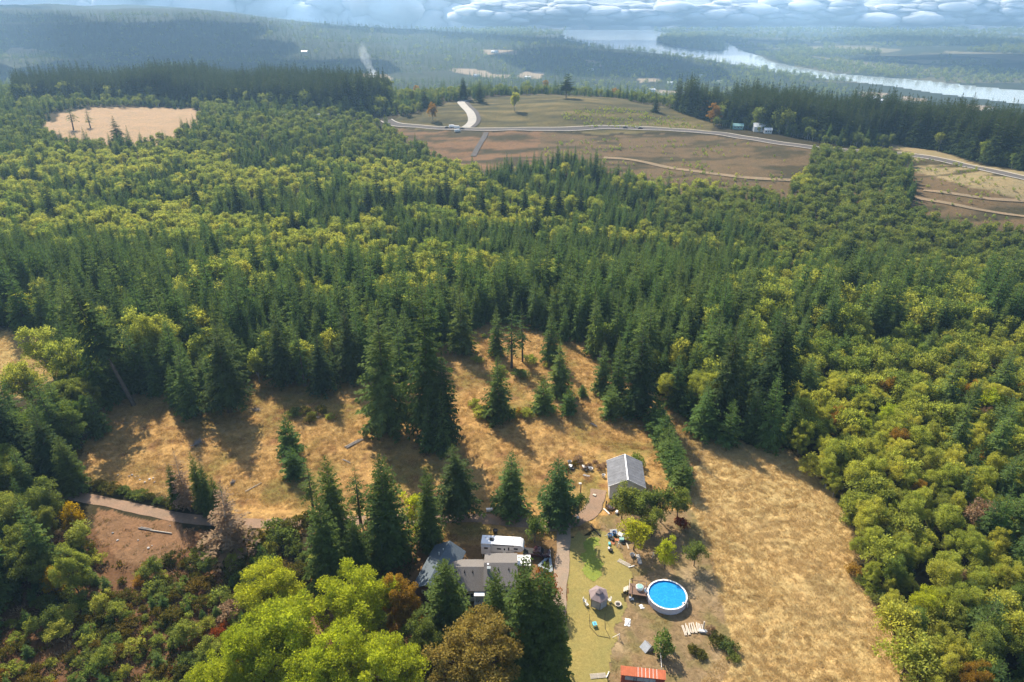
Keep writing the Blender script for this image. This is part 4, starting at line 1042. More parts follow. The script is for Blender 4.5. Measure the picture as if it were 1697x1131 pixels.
scatter_in('bracken', SHRUBLAND, .95, [tuft_mesh('bracken_tuft', 11, 26, .55, .5, 'bramble', .1, .28), tuft_mesh('bracken_tuft_brown', 12, 26, .5, .5, 'dead', .1, .22), tuft_mesh('bracken_tuft_rust', 13, 22, .45, .5, 'dead', .1, .22)],
           'low bracken and brambles over the brown scrub', 'ground cover', .6, 1.7, [DIRT_CLEAR] + AVOID[3:5], lambda X, Y: np.clip((fbm(X / 7, Y / 7, 29, 3) - .36) * 4, .05, 1))
scatter_in('clearing_weeds', DIRT_CLEAR, .75, [tuft_mesh('clearing_tuft', 21, 18, .32, .45, 'straw_orange', .3), tuft_mesh('clearing_tuft_brown', 22, 18, .35, .45, 'dead', .2, .2), tuft_mesh('clearing_tuft_green', 23, 18, .30, .4, 'bramble', .2, .2)], 'sparse weeds and dry stalks on the dirt clearing', 'weeds', .4, 1.2, AVOID[3:5], lambda X, Y: np.clip((fbm(X / 3, Y / 3, 27, 3) - .40) * 4, .05, 1))
scatter_in('understory', HOUSE_YARD, 1.3, [tuft_mesh('understory_tuft', 14, 26, .55, .6, 'bramble', .1, .3)], 'dark ground cover under the foreground trees', 'ground cover', .6, 1.6,
           [WP([(680, 865), (945, 862), (940, 1140), (900, 1140), (890, 990), (690, 990)])])
scatter_in('hill_scrub', HILLSIDE, 4.0, [PROTO['fbroad0']['crown'], tuft_mesh('scrub_tuft', 15, 30, 1.6, 1.6, 'bramble', .1, .4)], 'low dark scrub on the brown far hillside', 'scrub', .06, .16, [CONSTR, ROAD_BAND],
           lambda X, Y: np.clip((fbm(X / 26, Y / 11, 81, 3) - .42) * 6, 0.0, 1))
scatter_in('knoll_scrub', WP([(930, 190), (1000, 176), (1170, 205), (1165, 214), (940, 210)]), 3.5, [PROTO['fbroad0']['crown']], 'low dark scrub on the slope of the grassy knoll', 'scrub', .06, .14, (), lambda X, Y: np.clip((fbm(X / 26, Y / 14, 83, 3) - .40) * 6, 0, 1))

# scrub thicket of the lower slope: single bushes and seedlings
SHRUB_ROWS = []
sp = np.array(SHRUBLAND)
tries = 0
kinds = [('bush', 'bramble', 'dark green bush in the scrub below the dirt clearing', 13), ('bush', 'olive', 'olive bush in the scrub below the dirt clearing', 5), ('bush', 'mixed', 'yellow-green bush in the scrub below the dirt clearing', 6),
         ('bush', 'alder', 'golden-green bush in the scrub below the dirt clearing', 6), ('bush', 'amber', 'amber bush in the scrub below the dirt clearing', 2.5), ('bush', 'red', 'rust-red bush in the scrub below the dirt clearing', .8),
         ('young', 'fir_young', 'fir seedling in the scrub below the dirt clearing', 9), ('small', 'olive', 'small leafy tree rising out of the lower scrub', 3), ('small', 'alder', 'yellow-leaved small tree rising out of the lower scrub', 5)]
SCRUB_PX = [(-30, 930), (150, 905), (175, 955), (300, 925), (400, 880), (470, 950), (440, 1000), (400, 1060), (430, 1150), (-30, 1150)]
scrub_w = WP(SCRUB_PX)
xs = [p[0] for p in scrub_w]; ys = [p[1] for p in scrub_w]
placed = []
while len(placed) < 235 and tries < 6000:
    tries += 1
    x = random.uniform(min(xs), max(xs)); y = random.uniform(min(ys), max(ys))
    if not inpoly(np.array([x]), np.array([y]), scrub_w)[0]: continue
    qx = px_of(x, y, 0)[0]
    dens = .35 + .65 * min(1, max(0, (qx - 60) / 260)) if fbm(x / 9, y / 9, 61, 2) < .5 else 1.0
    if random.random() > dens: continue
    if any((x - a) ** 2 + (y - b) ** 2 < 1.5 ** 2 for a, b in placed): continue
    placed.append((x, y))
    k, m, lb, _ = random.choices(kinds, [q[3] for q in kinds])[0]
    h = {'bush': random.uniform(1.2, 2.8), 'young': random.uniform(2.2, 4.6), 'small': random.uniform(3.5, 5.5)}[k]
    tree({'bush': 'scrub_bush', 'young': 'fir_seedling', 'small': 'scrub_tree'}[k], '%s%d' % (k, random.randrange(3)), x, y, h, lb, {'bush': 'bush', 'young': 'fir tree', 'small': 'small tree'}[k],
         {'bush': 'scrub bushes', 'young': 'fir seedlings in the scrub', 'small': 'small trees in the scrub'}[k], m, random.uniform(.8, 1.2), parts=False)
# bramble bank above the dirt track, bushes at wood edges and under the house trees
def bushes(rows, name, mat_list, label, group, hmin, hmax, key='bush'):
    for px, py in rows:
        x, y = W(px + random.uniform(-3, 3), py + random.uniform(-2, 2))
        tree(name, '%s%d' % (key, random.randrange(3)), x, y, random.uniform(hmin, hmax), label, 'bush', group, random.choice(mat_list), random.uniform(.9, 1.4), parts=False)
bushes([(150 + i * 11, 806 + i * 2.6) for i in range(14)], 'bramble_bush', ['bramble', 'bramble', 'olive'], 'bramble bush on the bank above the dirt track', 'brambles above the track', 1.2, 2.2)
bushes([(490, 690), (505, 684), (520, 690), (535, 686), (548, 692), (515, 700)], 'bramble_bush', ['olive', 'alder', 'bramble'], 'yellowish bramble in the thicket by the bright green firs', 'bramble thicket', 1.5, 2.6)
bushes([(795, 690), (808, 682), (845, 690), (860, 688), (872, 690), (785, 675), (800, 560), (830, 620), (860, 625), (880, 600), (905, 610), (790, 600)], 'yellow_scrub', ['alder', 'amber', 'mixed'], 'yellow scrub bush under the meadow firs', 'yellow scrub under the firs', 1.2, 3.0)
bushes([(940 + i * 9, 776 - (i % 3) * 5) for i in range(8)], 'brown_thicket', ['dead', 'dead', 'bramble'], 'dry brown thicket beside the metal barn', 'brown thicket by the barn', .8, 1.7)
bushes([(1190, 1065), (1205, 1075), (1180, 1050), (1145, 1080), (1160, 1086), (1215, 1095)], 'dry_bush', ['bramble', 'dead', 'olive'], 'scruffy bush on the yard edge of the straw meadow', 'yard edge bushes', .9, 1.8)
bushes([(1415, 955), (1430, 968), (1445, 985), (1465, 1000), (1470, 1020), (1400, 840), (1412, 870)], 'edge_bush', ['alder', 'olive', 'olive', 'amber'], 'leafy bush along the wood edge of the straw meadow', 'wood-edge bushes', 1.8, 3.4)
bushes([(430, 905), (450, 915), (470, 900), (490, 915), (505, 930), (440, 940), (470, 950), (500, 960), (525, 935), (455, 880), (485, 880), (505, 865)], 'thicket_bush', ['olive', 'bramble', 'mixed', 'alder'], 'leafy bush in the thicket between the track and the maples', 'thicket by the maples', 2.0, 4.2)
bushes([(620, 1010), (640, 1040), (690, 1030), (710, 1060), (700, 1090), (640, 1000), (620, 960), (660, 975), (630, 935)], 'understory_bush', ['bramble', 'olive', 'olive'], 'dark bush under the trees beside the house', 'bushes beside the house', 1.6, 3.2)
bushes([(410, 1090), (395, 1060), (400, 1120), (440, 1090), (385, 1020)], 'russet_bush', ['dead', 'amber', 'bramble'], 'russet bush under the bright maples', 'russet bushes', 1.5, 3.0)

# ------------------------------------------------------------------ built things
class MB:
    """collects boxes, bars, prisms and tubes into one mesh"""
    def __init__(self): self.V = []; self.F = []; self.n = 0; self.mi = []
    def add(self, V, F, mi=0):
        V = [tuple(v) for v in V]
        self.V += V
        for f in F: self.F.append(tuple(i + self.n for i in f)); self.mi.append(mi)
        self.n += len(V); return self
    def box(self, c, s, rz=0.0, mi=0, rx=0.0, ry=0.0):
        m = Matrix.Rotation(rz, 3, 'Z') @ Matrix.Rotation(ry, 3, 'Y') @ Matrix.Rotation(rx, 3, 'X')
        V = [Vector(c) + m @ Vector((a * s[0] / 2, b * s[1] / 2, d * s[2] / 2)) for d in (-1, 1) for a, b in ((-1, -1), (1, -1), (1, 1), (-1, 1))]
        return self.add(V, [(0, 3, 2, 1), (4, 5, 6, 7), (0, 1, 5, 4), (1, 2, 6, 5), (2, 3, 7, 6), (3, 0, 4, 7)], mi)
    def bar(self, a, b, w, h=None, mi=0):
        a = Vector(a); b = Vector(b); d = (b - a); l = d.length; d.normalize()
        q = d.to_track_quat('X', 'Z').to_matrix(); h = h or w
        V = [(a + b) / 2 + q @ Vector((x * l / 2, y * w / 2, z * h / 2)) for z in (-1, 1) for x, y in ((-1, -1), (1, -1), (1, 1), (-1, 1))]
        return self.add(V, [(0, 3, 2, 1), (4, 5, 6, 7), (0, 1, 5, 4), (1, 2, 6, 5), (2, 3, 7, 6), (3, 0, 4, 7)], mi)
    def cyl(self, a, b, r0, r1=None, n=14, mi=0, caps=True):
        r1 = r0 if r1 is None else r1
        a = Vector(a); b = Vector(b); q = (b - a).to_track_quat('Z', 'Y').to_matrix()
        V = [a + q @ Vector((math.cos(i * 2 * math.pi / n) * r0, math.sin(i * 2 * math.pi / n) * r0, 0)) for i in range(n)] + \
            [b + q @ Vector((math.cos(i * 2 * math.pi / n) * r1, math.sin(i * 2 * math.pi / n) * r1, 0)) for i in range(n)]
        F = [(i, (i + 1) % n, n + (i + 1) % n, n + i) for i in range(n)]
        if caps: F += [tuple(range(n))[::-1], tuple(range(n, 2 * n))]
        return self.add(V, F, mi)
    def prism(self, prof, y0, y1, axis='y', mi=0):
        """a profile in (x,z) swept along y (or in (y,z) along x)"""
        n = len(prof)
        f = (lambda p, t: (p[0], t, p[1])) if axis == 'y' else (lambda p, t: (t, p[0], p[1])) if axis == 'x' else (lambda p, t: (p[0], p[1], t))
        V = [f(p, y0) for p in prof] + [f(p, y1) for p in prof]
        return self.add(V, [tuple(range(n)), tuple(range(n, 2 * n))[::-1]] + [(i, n + i, n + (i + 1) % n, (i + 1) % n) for i in range(n)], mi)
    def lathe(self, prof, n=20, c=(0, 0), mi=0):
        V = [(c[0] + r * math.cos(2 * math.pi * i / n), c[1] + r * math.sin(2 * math.pi * i / n), z) for r, z in prof for i in range(n)]
        return self.add(V, [(j * n + i, j * n + (i + 1) % n, (j + 1) * n + (i + 1) % n, (j + 1) * n + i) for j in range(len(prof) - 1) for i in range(n)], mi)
    def build(self, name, mats, parent=None, bevel=0.0, smooth=False):
        me = bpy.data.meshes.new(name)
        me.from_pydata([tuple(v) for v in self.V], [], self.F)
        for m in (mats if isinstance(mats, (list, tuple)) else [mats]): me.materials.append(m)
        me.polygons.foreach_set('material_index', self.mi)
        bm = bmesh.new(); bm.from_mesh(me); bmesh.ops.recalc_face_normals(bm, faces=bm.faces)
        if bevel: bmesh.ops.bevel(bm, geom=bm.edges[:], offset=bevel, segments=1, affect='EDGES', clamp_overlap=True)
        bm.to_mesh(me); bm.free()
        if smooth: me.polygons.foreach_set('use_smooth', [True] * len(me.polygons))
        return link(bpy.data.objects.new(name, me), parent)

M['white'] = plain('white_paint', (.72, .70, .66), .5, .4, var=.08, scale=2)
M['white_metal'] = plain('white_sheet_metal', (.78, .77, .75), .4, .5, var=.06, scale=1.5)
M['rv_side'] = plain('camper_side', (.62, .58, .55), .4, .5, var=.06)
M['glass'] = plain('dark_glass', (.012, .015, .02), .08, .8, var=.2)
M['black'] = plain('black_rubber', (.02, .02, .02), .7, .3, var=.3)
M['stripe'] = plain('dark_trim', (.05, .04, .045), .5, .4, var=.15)
M['maroon'] = plain('maroon_paint', (.055, .012, .018), .25, .6, var=.1, coat=.6)
M['chrome'] = plain('chrome', (.6, .6, .62), .25, .5, 1.0, .1)
M['shingle'] = plain('weathered_shingle', (.165, .15, .138), .9, .15, var=.34, scale=5, bump=.6, stretch=(1, 3, 1))
M['shingle_blue'] = plain('blue_grey_shingle', (.10, .122, .14), .85, .12, var=.3, scale=4, bump=.5, stretch=(1, 3, 1))  # dark blue-grey tone holds the tree shade on the west wing roof
M['siding'] = plain('dark_brown_siding', (.10, .055, .045), .8, .2, var=.2, scale=2, bump=.3, stretch=(.3, .3, 6))
M['siding_pale'] = plain('pale_siding', (.42, .39, .36), .8, .2, var=.15, scale=2, bump=.3, stretch=(.3, .3, 6))
M['barn_roof'] = plain('barn_roof_metal', (.165, .168, .178), .85, .12, .0, .2, .8, .1)
M['barn_wall'] = plain('barn_wall_white', (.70, .68, .64), .7, .3, var=.12, scale=1.5, stretch=(1, 1, .3))
M['grey'] = plain('grey_timber', (.26, .29, .30), .8, .2, var=.25, scale=3, stretch=(1, 1, 1))
M['wood'] = plain('brown_timber', (.17, .105, .075), .8, .2, var=.3, scale=4, stretch=(.4, 3, 3))
M['wood_pale'] = plain('sun_bleached_board', (.50, .44, .36), .85, .2, var=.25, scale=4, stretch=(.4, 3, 3))
M['log'] = plain('grey_log', (.30, .27, .24), .9, .1, var=.4, scale=3, bump=.5, stretch=(.3, 3, 3))
M['stick'] = plain('bleached_brush', (.24, .21, .19), .9, .1, var=.4, scale=5)
M['mauve'] = plain('mauve_canopy', (.24, .185, .18), .8, .2, var=.12, scale=1.5)
M['screen'] = plain('grey_screen', (.30, .31, .33), .5, .4, var=.25, scale=1.2)
M['blue'] = plain('blue_plastic', (.05, .16, .35), .5, .4, var=.2)
M['teal'] = plain('teal_plastic', (.10, .45, .50), .5, .4, var=.15)
M['teal_cover'] = plain('teal_cover', (.20, .36, .34), .5, .4, var=.2)
M['terracotta'] = plain('orange_roof_paint', (.50, .135, .055), .6, .3, var=.14, scale=2)
M['redwall'] = plain('red_wall_paint', (.30, .062, .036), .7, .3, var=.2, scale=2)
M['panel'] = plain('grey_panel', (.40, .37, .35), .7, .3, var=.2, scale=3)
M['liner'] = plain('pool_liner', (.03, .20, .45), .5, .4, var=.1)
M['pool_wall'] = plain('pool_wall_vinyl', (.60, .57, .60), .5, .4, var=.06)
M['orange_item'] = plain('rust_orange', (.42, .17, .08), .8, .2, var=.3)
M['cream'] = plain('cream_wall', (.60, .55, .47), .8, .2, var=.12)
M['steel'] = plain('galvanised_steel', (.36, .38, .40), .5, .5, .3, .2)

def thing(name, loc, rz, label, cat, group=None):
    return tag(empty(name, loc, rz), label, cat, group)
def gz(x, y): return float(height(x, y))

def gable(root, L, Wd, eave, ridge, over, roof_mat, wall_mat, axis='x', thick=.16, name='wall', seams=0, y_ridge=0.0, front=None, back=None):
    """walls with gable ends and two roof slopes, ridge along local x"""
    f = -Wd / 2 if front is None else front; b = Wd / 2 if back is None else back
    slope_f = (ridge - eave) / (y_ridge - f); slope_b = (ridge - eave) / (b - y_ridge)
    MB().prism([(f, -.2), (b, -.2), (b, eave - .05), (y_ridge, ridge - .05), (f, eave - .05)], -L / 2, L / 2, 'x').build(name, wall_mat, root)
    out = []
    for s, e, sl in ((-1, f, slope_f), (1, b, slope_b)):
        m = MB()
        ye = e + s * over; ze = eave - over * sl
        y0 = y_ridge; z0 = ridge + .02
        m.prism([(ye, ze), (y0, z0), (y0, z0 + thick), (ye, ze + thick)], -L / 2 - over, L / 2 + over, 'x')
        if seams:
            for i in range(seams + 1):
                x = -L / 2 - over + .05 + (L + 2 * over - .1) * i / seams
                m.prism([(ye, ze + thick), (y0, z0 + thick), (y0, z0 + thick + .02), (ye, ze + thick + .02)], x - .03, x + .03, 'x')
        out.append(m.build('roof_slope', roof_mat, root))
    return out
def window(root, c, w, h, face, frame='white', parent=None):
    """frame and pane set proud of a wall; face = outward unit (x,y)"""
    nx, ny = face; tx, ty = -ny, nx
    o = MB()
    def bx(m, du, dv, su, sv, d0, dep):
        cx = c[0] + tx * du + nx * (d0 + dep / 2); cy_ = c[1] + ty * du + ny * (d0 + dep / 2)
        m.box((cx, cy_, c[2] + dv), (su, dep, sv), math.atan2(ty, tx))
    t = .09
    for du, dv, su, sv in ((0, h / 2, w + 2 * t, t), (0, -h / 2, w + 2 * t, t), (-w / 2 - t / 2, 0, t, h), (w / 2 + t / 2, 0, t, h), (0, 0, .06, h)):
        bx(o, du, dv, su, sv, .0, .07)
    wo_ = o.build('window', M[frame], root)
    p = MB(); bx(p, 0, 0, w, h, .0, .03); p.build('pane', M['glass'], wo_)
    return wo_

# --- the house
H = thing('house', (-4.0, 98.1, gz(-4, 98)), 0, 'rambling low house with grey shingle roofs among cedars', 'house')
def sub(parent, name, x, y, rz=0.0):
    e = bpy.data.objects.new(name, None); link(e, parent); e.location = (x, y, 0); e.rotation_euler = (0, 0, rz); return e
mw = sub(H, 'main_section', -4.15, 0)
gable(mw, 6.4, 7.6, 3.0, 5.0, .35, M['shingle'], M['siding_pale'], front=-3.5, back=3.9)
for x in (-2.2, -.7, .8): MB().prism([(x - .16, 4.62), (x + .16, 4.62), (x, 4.95)], -.95, -.55).build('roof_vent', M['black'], mw)
for x in (-1.9, .4): window(mw, (x, -3.5, 1.6), 1.3, 1.1, (0, -1))
tw = sub(H, 'tall_section', 1.9, 0)
gable(tw, 5.7, 8.2, 4.3, 6.0, .3, M['shingle'], M['siding_pale'], front=-3.7, back=4.2)
for x in (-.4, 1.5): MB().prism([(x - .16, 5.55), (x + .16, 5.55), (x, 5.9)], -1.3, -.85).build('roof_vent', M['black'], tw)
MB().box((-2.2, -1.6, 5.8), (.55, .55, 1.3)).box((-2.2, -1.6, 6.5), (.68, .68, .12)).build('chimney', M['grey'], tw)
MB().cyl((-2.35, -.75, 5.7), (-2.35, -.75, 6.5), .11).cyl((-2.35, -.75, 6.5), (-2.35, -.75, 6.62), .2).build('flue', M['chrome'], tw)
window(tw, (.6, -3.7, 2.6), 1.4, 1.2, (0, -1))
ww = sub(H, 'west_wing', -9.9, 1.6, R(90 - 16))
gable(ww, 11.2, 5.8, 3.0, 4.7, .4, M['shingle_blue'], M['siding'])
for yy in (-1.1, .7): window(ww, (-5.6, yy, 2.5), .9, .7, (-1, 0))
MB().cyl((2.2, .8, 4.2), (2.2, .8, 5.1), .09).cyl((3.4, .4, 4.3), (3.4, .4, 5.0), .08).build('vent_pipe', M['white'], ww)
cp = sub(H, 'carport', 6.2, 3.75)
MB().box((0, 0, 3.2), (2.8, 2.8, .12)).build('flat_roof', M['white_metal'], cp)
for x in (-1.25, 1.25):
    for y in (-1.25, 1.25): MB().box((x, y, 1.5), (.12, .12, 3.3)).build('post', M['white'], cp)
pc_ = sub(H, 'porch', -2.0, -4.0)
MB().box((0, .1, 2.68), (1.9, 1.6, .12), rx=R(6)).build('porch_roof', M['white'], pc_)
for x in (-.8, .8): MB().box((x, -.55, 1.25), (.14, .14, 2.75)).build('post', M['white'], pc_)
MB().box((0, .1, .12), (2.0, 1.7, .3)).build('step', M['wood_pale'], pc_)

# --- fifth-wheel camper
rv = thing('camper_trailer', (-1.9, 107.0, gz(-2, 107) + .12), R(-4.6), 'long white fifth-wheel camper with dark trim behind the house', 'camper trailer')
prof = [(-4.2, .65), (2.1, .65), (2.45, 1.7), (3.9, 1.75), (4.25, 2.2), (4.05, 2.95), (3.5, 3.35), (-4.1, 3.4), (-4.2, 3.3)]
MB().prism(prof, -1.2, 1.2).build('body', M['rv_side'], rv, .05)
rprof = [(-4.22, 3.38), (3.5, 3.34), (4.08, 2.95), (4.30, 2.3), (4.36, 2.35), (4.16, 3.05), (3.58, 3.45), (-4.22, 3.5)]
MB().prism(rprof, -1.24, 1.24).build('roof', M['white_metal'], rv, .03)
MB().box((-2.2, 0, 3.62), (.85, .7, .24)).build('air_conditioner', M['black'], rv, .05)
for x, y in ((-.9, .2), (.8, -.3), (1.7, -.2), (2.1, .4), (-3.4, .5)): MB().box((x, y, 3.53), (.36, .36, .1)).build('roof_hatch', M['rv_side'], rv, .02)
for x, z, w, h in ((-3.3, 2.55, .8, .42), (-.6, 2.3, .8, .36), (1.35, 2.4, .26, .8), (2.75, 2.5, .8, .4)):
    MB().box((x, -1.215, z), (w, .05, h)).build('window', M['glass'], rv)
dr = MB().box((.5, -1.225, 1.85), (.68, .05, 1.9)).build('door', M['white'], rv)
MB().box((.5, -1.26, 2.3), (.3, .03, .5)).build('pane', M['glass'], dr)
MB().box((-3.2, -1.3, 2.0), (1.9, .35, 1.9)).build('slide_out', M['rv_side'], rv, .03)
MB().box((-3.2, -1.485, 2.55), (.8, .03, .42)).build('slide_window', M['glass'], rv)
MB().box((-.3, -1.22, 1.35), (3.9, .035, .07)).box((1.9, -1.22, 1.6), (2.2, .035, .07), 0, 0, 0, R(-9)).box((2.6, -1.22, 1.9), (2.2, .035, .06), 0, 0, 0, R(14)).box((-2.24, -1.22, 2.1), (.05, .035, 2.3)).build('trim_stripe', M['stripe'], rv)
MB().cyl((-1.9, -1.3, 3.3), (2.4, -1.3, 3.3), .08).build('awning_tube', M['stripe'], rv)
for x in (-1.7, -.75):
    for y in (-1.05, 1.05):
        wh = MB().cyl((x, y - .12, .33), (x, y + .12, .33), .38, n=18).build('wheel', M['black'], rv); MB().cyl((x, y - .13, .33), (x, y + .13, .33), .2, n=12).build('rim', M['chrome'], wh)
MB().bar((2.6, 0, 1.7), (3.3, 0, .9), .3).build('hitch', M['black'], rv)
for x in (-4.0, 1.9):
    for y in (-.9, .9): MB().box((x, y, .25), (.1, .1, .9)).build('jack', M['steel'], rv)

# --- vehicles
def pickup(loc, rz, label, mat, s=1.0):
    t = thing('pickup_truck', loc, rz, label, 'pickup truck')
    MB().prism([(-2.7, .55), (2.65, .55), (2.72, .95), (2.5, 1.12), (1.35, 1.2), (-2.7, 1.2)], -.95, .95).build('body', mat, t, .06)
    cab = MB().prism([(-.55, 1.18), (1.4, 1.18), (.75, 1.85), (-.45, 1.88)], -.84, .84).build('cab', mat, t, .05)
    MB().prism([(1.36, 1.24), (1.40, 1.25), (.82, 1.82), (.78, 1.80)], -.74, .74).build('windscreen', M['glass'], cab)
    MB().box((-.56, 0, 1.55), (.04, 1.4, .42)).build('rear_window', M['glass'], cab)
    for s_ in (-1, 1): MB().prism([(-.4, 1.28), (1.1, 1.28), (.68, 1.74), (-.36, 1.76)], s_ * .85 - .012, s_ * .85 + .012).build('side_window', M['glass'], cab)
    MB().box((-1.65, 0, 1.21), (1.9, 1.55, .04)).build('bed_floor', M['black'], t)
    for x in (-1.75, 1.75):
        for y in (-.88, .88):
            wh = MB().cyl((x, y - .12, .38), (x, y + .12, .38), .38, n=18).build('wheel', M['black'], t); MB().cyl((x, y - .135, .38), (x, y + .135, .38), .2, n=12).build('rim', M['chrome'], wh)
    for s_ in (-1, 1):
        MB().box((2.64, s_ * .7, .92), (.12, .36, .2)).build('headlight', M['white'], t); MB().box((-2.7, s_ * .82, .95), (.06, .16, .34)).build('tail_light', M['redwall'], t)
        MB().box((1.0, s_ * 1.05, 1.3), (.12, .2, .16)).build('mirror', M['black'], t)
    MB().box((2.72, 0, .62), (.14, 1.8, .2)).build('bumper', M['chrome'], t)
    t.scale = (s, s, s)
    return t
pickup((4.95, 106.4, gz(5, 106.4) + .12), R(-4), 'dark maroon pickup hitched to the white camper', M['maroon'])
def car(loc, rz, label, mat, van=False, group=None):
    t = thing('van' if van else 'parked_car', loc, rz, label, 'van' if van else 'car', group)
    if van: MB().prism([(-2.6, .4), (2.6, .4), (2.6, 1.2), (2.0, 2.3), (-2.6, 2.4)], -1, 1).build('body', mat, t, .08)
    else:
        MB().prism([(-2.2, .35), (2.2, .35), (2.25, .8), (1.2, .95), (-2.2, .95)], -.88, .88).build('body', mat, t, .06)
        MB().prism([(-1.6, .94), (1.1, .94), (.5, 1.45), (-1.2, 1.48)], -.76, .76).build('cabin', M['glass'], t, .05)
    for x in (-1.4, 1.4):
        for y in (-.85, .85): MB().cyl((x, y - .1, .33), (x, y + .1, .33), .33, n=12).build('wheel', M['black'], t)
    return t
def far_spot(px, py):
    g = G(px, py); return (g.x, g.y, g.z + .1)
car(far_spot(749, 212), R(10), 'white van parked where the pale side road meets the far road', M['white_metal'], True)
car(far_spot(757, 213.5), R(-5), 'second white van on the far road junction', M['white'], True)
car(far_spot(741, 213), R(0), 'dark car on the far road junction', M['stripe'])
car(far_spot(766, 215), R(0), 'black car beside the white vans on the far road', M['black'])
car(far_spot(1036, 213), R(4), 'dark car driving on the far road', M['stripe'])
car(far_spot(1061, 214), R(4), 'second dark car following on the far road', M['maroon'])
car(far_spot(758, 219), R(20), 'white van on the orange earth below the far road', M['white'], True)

# --- metal barn
bn = thing('barn', (25.9, 128.4, gz(25.9, 128.4)), R(90 - 4.4), 'white-walled barn with a grey metal gable roof', 'barn')
gable(bn, 8.9, 7.6, 3.7, 5.5, .35, M['barn_roof'], M['barn_wall'], seams=9)
MB().box((0, 0, 5.72), (9.7, .3, .09)).build('ridge_cap', M['white_metal'], bn)
for sx in (-1, 1):
    for sy in (-1, 1):
        MB().bar((sx * 4.83, sy * 4.15, 3.6), (sx * 4.83, 0, 5.66), .06, .24).build('barge_board', M['white'], bn)
MB().box((-4.47, -.2, 1.5), (.06, 3.4, 3.0)).build('door', M['siding'], bn)
for x in (-2.6, 0.2, 2.8): MB().box((x, 3.83, 1.7), (.9, .06, 2.2)).build('wall_panel', M['white'], bn)

# --- pool and its deck
pz = gz(28.8, 95.0)
pl = thing('swimming_pool', (28.85, 95.0, pz), 0, 'round above-ground pool with bright blue water', 'swimming pool')
PRr = 3.6
MB().lathe([(PRr, -.1), (PRr, 1.28)], 40).build('wall', M['pool_wall'], pl, smooth=True)
MB().lathe([(PRr - .05, 1.28), (PRr - .05, .2), (0.01, .15)], 40).build('liner', M['liner'], pl, smooth=True)
for i in range(20):
    a0 = i * 2 * math.pi / 20; a1 = a0 + 2 * math.pi / 20 - .012
    m = MB(); V = []
    for z in (1.27, 1.34):
        for r_, a in ((PRr - .16, a0), (PRr + .12, a0), (PRr + .12, a1), (PRr - .16, a1)): V.append((r_ * math.cos(a), r_ * math.sin(a), z))
    m.add(V, [(0, 3, 2, 1), (4, 5, 6, 7), (0, 1, 5, 4), (1, 2, 6, 5), (2, 3, 7, 6), (3, 0, 4, 7)]).build('rim', M['white'], pl)
    MB().box(((PRr + .03) * math.cos(a0), (PRr + .03) * math.sin(a0), .62), (.1, .14, 1.3), a0).build('wall_post', M['pool_wall'], pl)
wm, wnt, wout = new_mat('pool_water')
wb = wnt.nodes.new('ShaderNodeBsdfPrincipled'); wb.inputs['Base Color'].default_value = (.012, .26, .60, 1); wb.inputs['Roughness'].default_value = .06; wb.inputs['IOR'].default_value = 1.33
wtc = wnt.nodes.new('ShaderNodeTexCoord'); wv = wnt.nodes.new('ShaderNodeTexNoise'); wv.inputs['Scale'].default_value = 1.3; wv.inputs['Detail'].default_value = 3; wv.inputs['Distortion'].default_value = 2.2
wr = wnt.nodes.new('ShaderNodeValToRGB'); e0, e1 = wr.color_ramp.elements; e0.position = .46; e0.color = (.012, .22, .52, 1); e1.position = .62; e1.color = (.02, .28, .60, 1)
wnt.links.new(wtc.outputs['Object'], wv.inputs['Vector']); wnt.links.new(wv.outputs['Fac'], wr.inputs[0]); wnt.links.new(wr.outputs[0], wb.inputs['Base Color'])
wbp = wnt.nodes.new('ShaderNodeBump'); wbp.inputs['Strength'].default_value = .5; wbp.inputs['Distance'].default_value = .12
wnt.links.new(wv.outputs['Fac'], wbp.inputs['Height']); wnt.links.new(wbp.outputs[0], wb.inputs['Normal']); wnt.links.new(wb.outputs[0], wout.inputs[0])
MB().lathe([(PRr - .05, 1.08), (1.8, 1.085), (.01, 1.085)], 48).build('water', wm, pl, smooth=True)
MB().box((2.6, -2.15, 1.2), (.5, .4, .28), R(-40)).build('skimmer', M['white'], pl)
la = MB()
for x in (-.25, .25): la.cyl((PRr - .1, x, .3), (PRr - .1, x, 1.9), .03, n=8).cyl((PRr - .1, x, 1.9), (PRr + .35, x, 1.9), .03, n=8).cyl((PRr + .35, x, 1.9), (PRr + .5, x, 0), .03, n=8)
for z in (.3, .6, .9, 1.2, 1.5): la.cyl((PRr + .47 - z * .07, -.25, z), (PRr + .47 - z * .07, .25, z), .03, n=8)
lo = la.build('ladder', M['chrome'], pl); lo.rotation_euler = (0, 0, R(-35))
dk = thing('pool_deck', (23.75, 96.4, gz(23.75, 96.4)), R(-12), 'small raised timber deck leading to the pool', 'deck')
for i in range(9): MB().box((-1.6 + i * .385, 0, 1.0), (.36, 2.7, .06)).build('plank', M['wood'], dk)
for x in (-1.6, 0, 1.5):
    for y in (-1.2, 1.2): MB().box((x, y, .45), (.12, .12, 1.1)).build('post', M['wood'], dk)
MB().bar((-1.72, -1.3, 1.9), (-1.72, 1.3, 1.9), .1).build('rail', M['wood_pale'], dk)
MB().bar((-1.72, 1.3, 1.9), (1.5, 1.3, 1.9), .08).build('rail', M['wood'], dk)
for x, y in ((-1.72, -1.25), (-1.72, 1.25), (0, 1.3), (1.4, 1.3)): MB().box((x, y, 1.45), (.09, .09, .95)).build('rail_post', M['wood_pale'], dk)
for i in range(3): MB().box((-2.0 - i * .3, .2, .82 - i * .25), (.3, 1.1, .06)).build('step', M['wood_pale'], dk)
tb = thing('round_tub', (24.0, 96.6, gz(24, 96.6) + 1.03), 0, 'round tub with a teal cover on the pool deck', 'tub')
MB().lathe([(.66, 0), (.74, .55), (.68, .58), (.01, .6)], 22).build('shell', M['white'], tb, smooth=True)
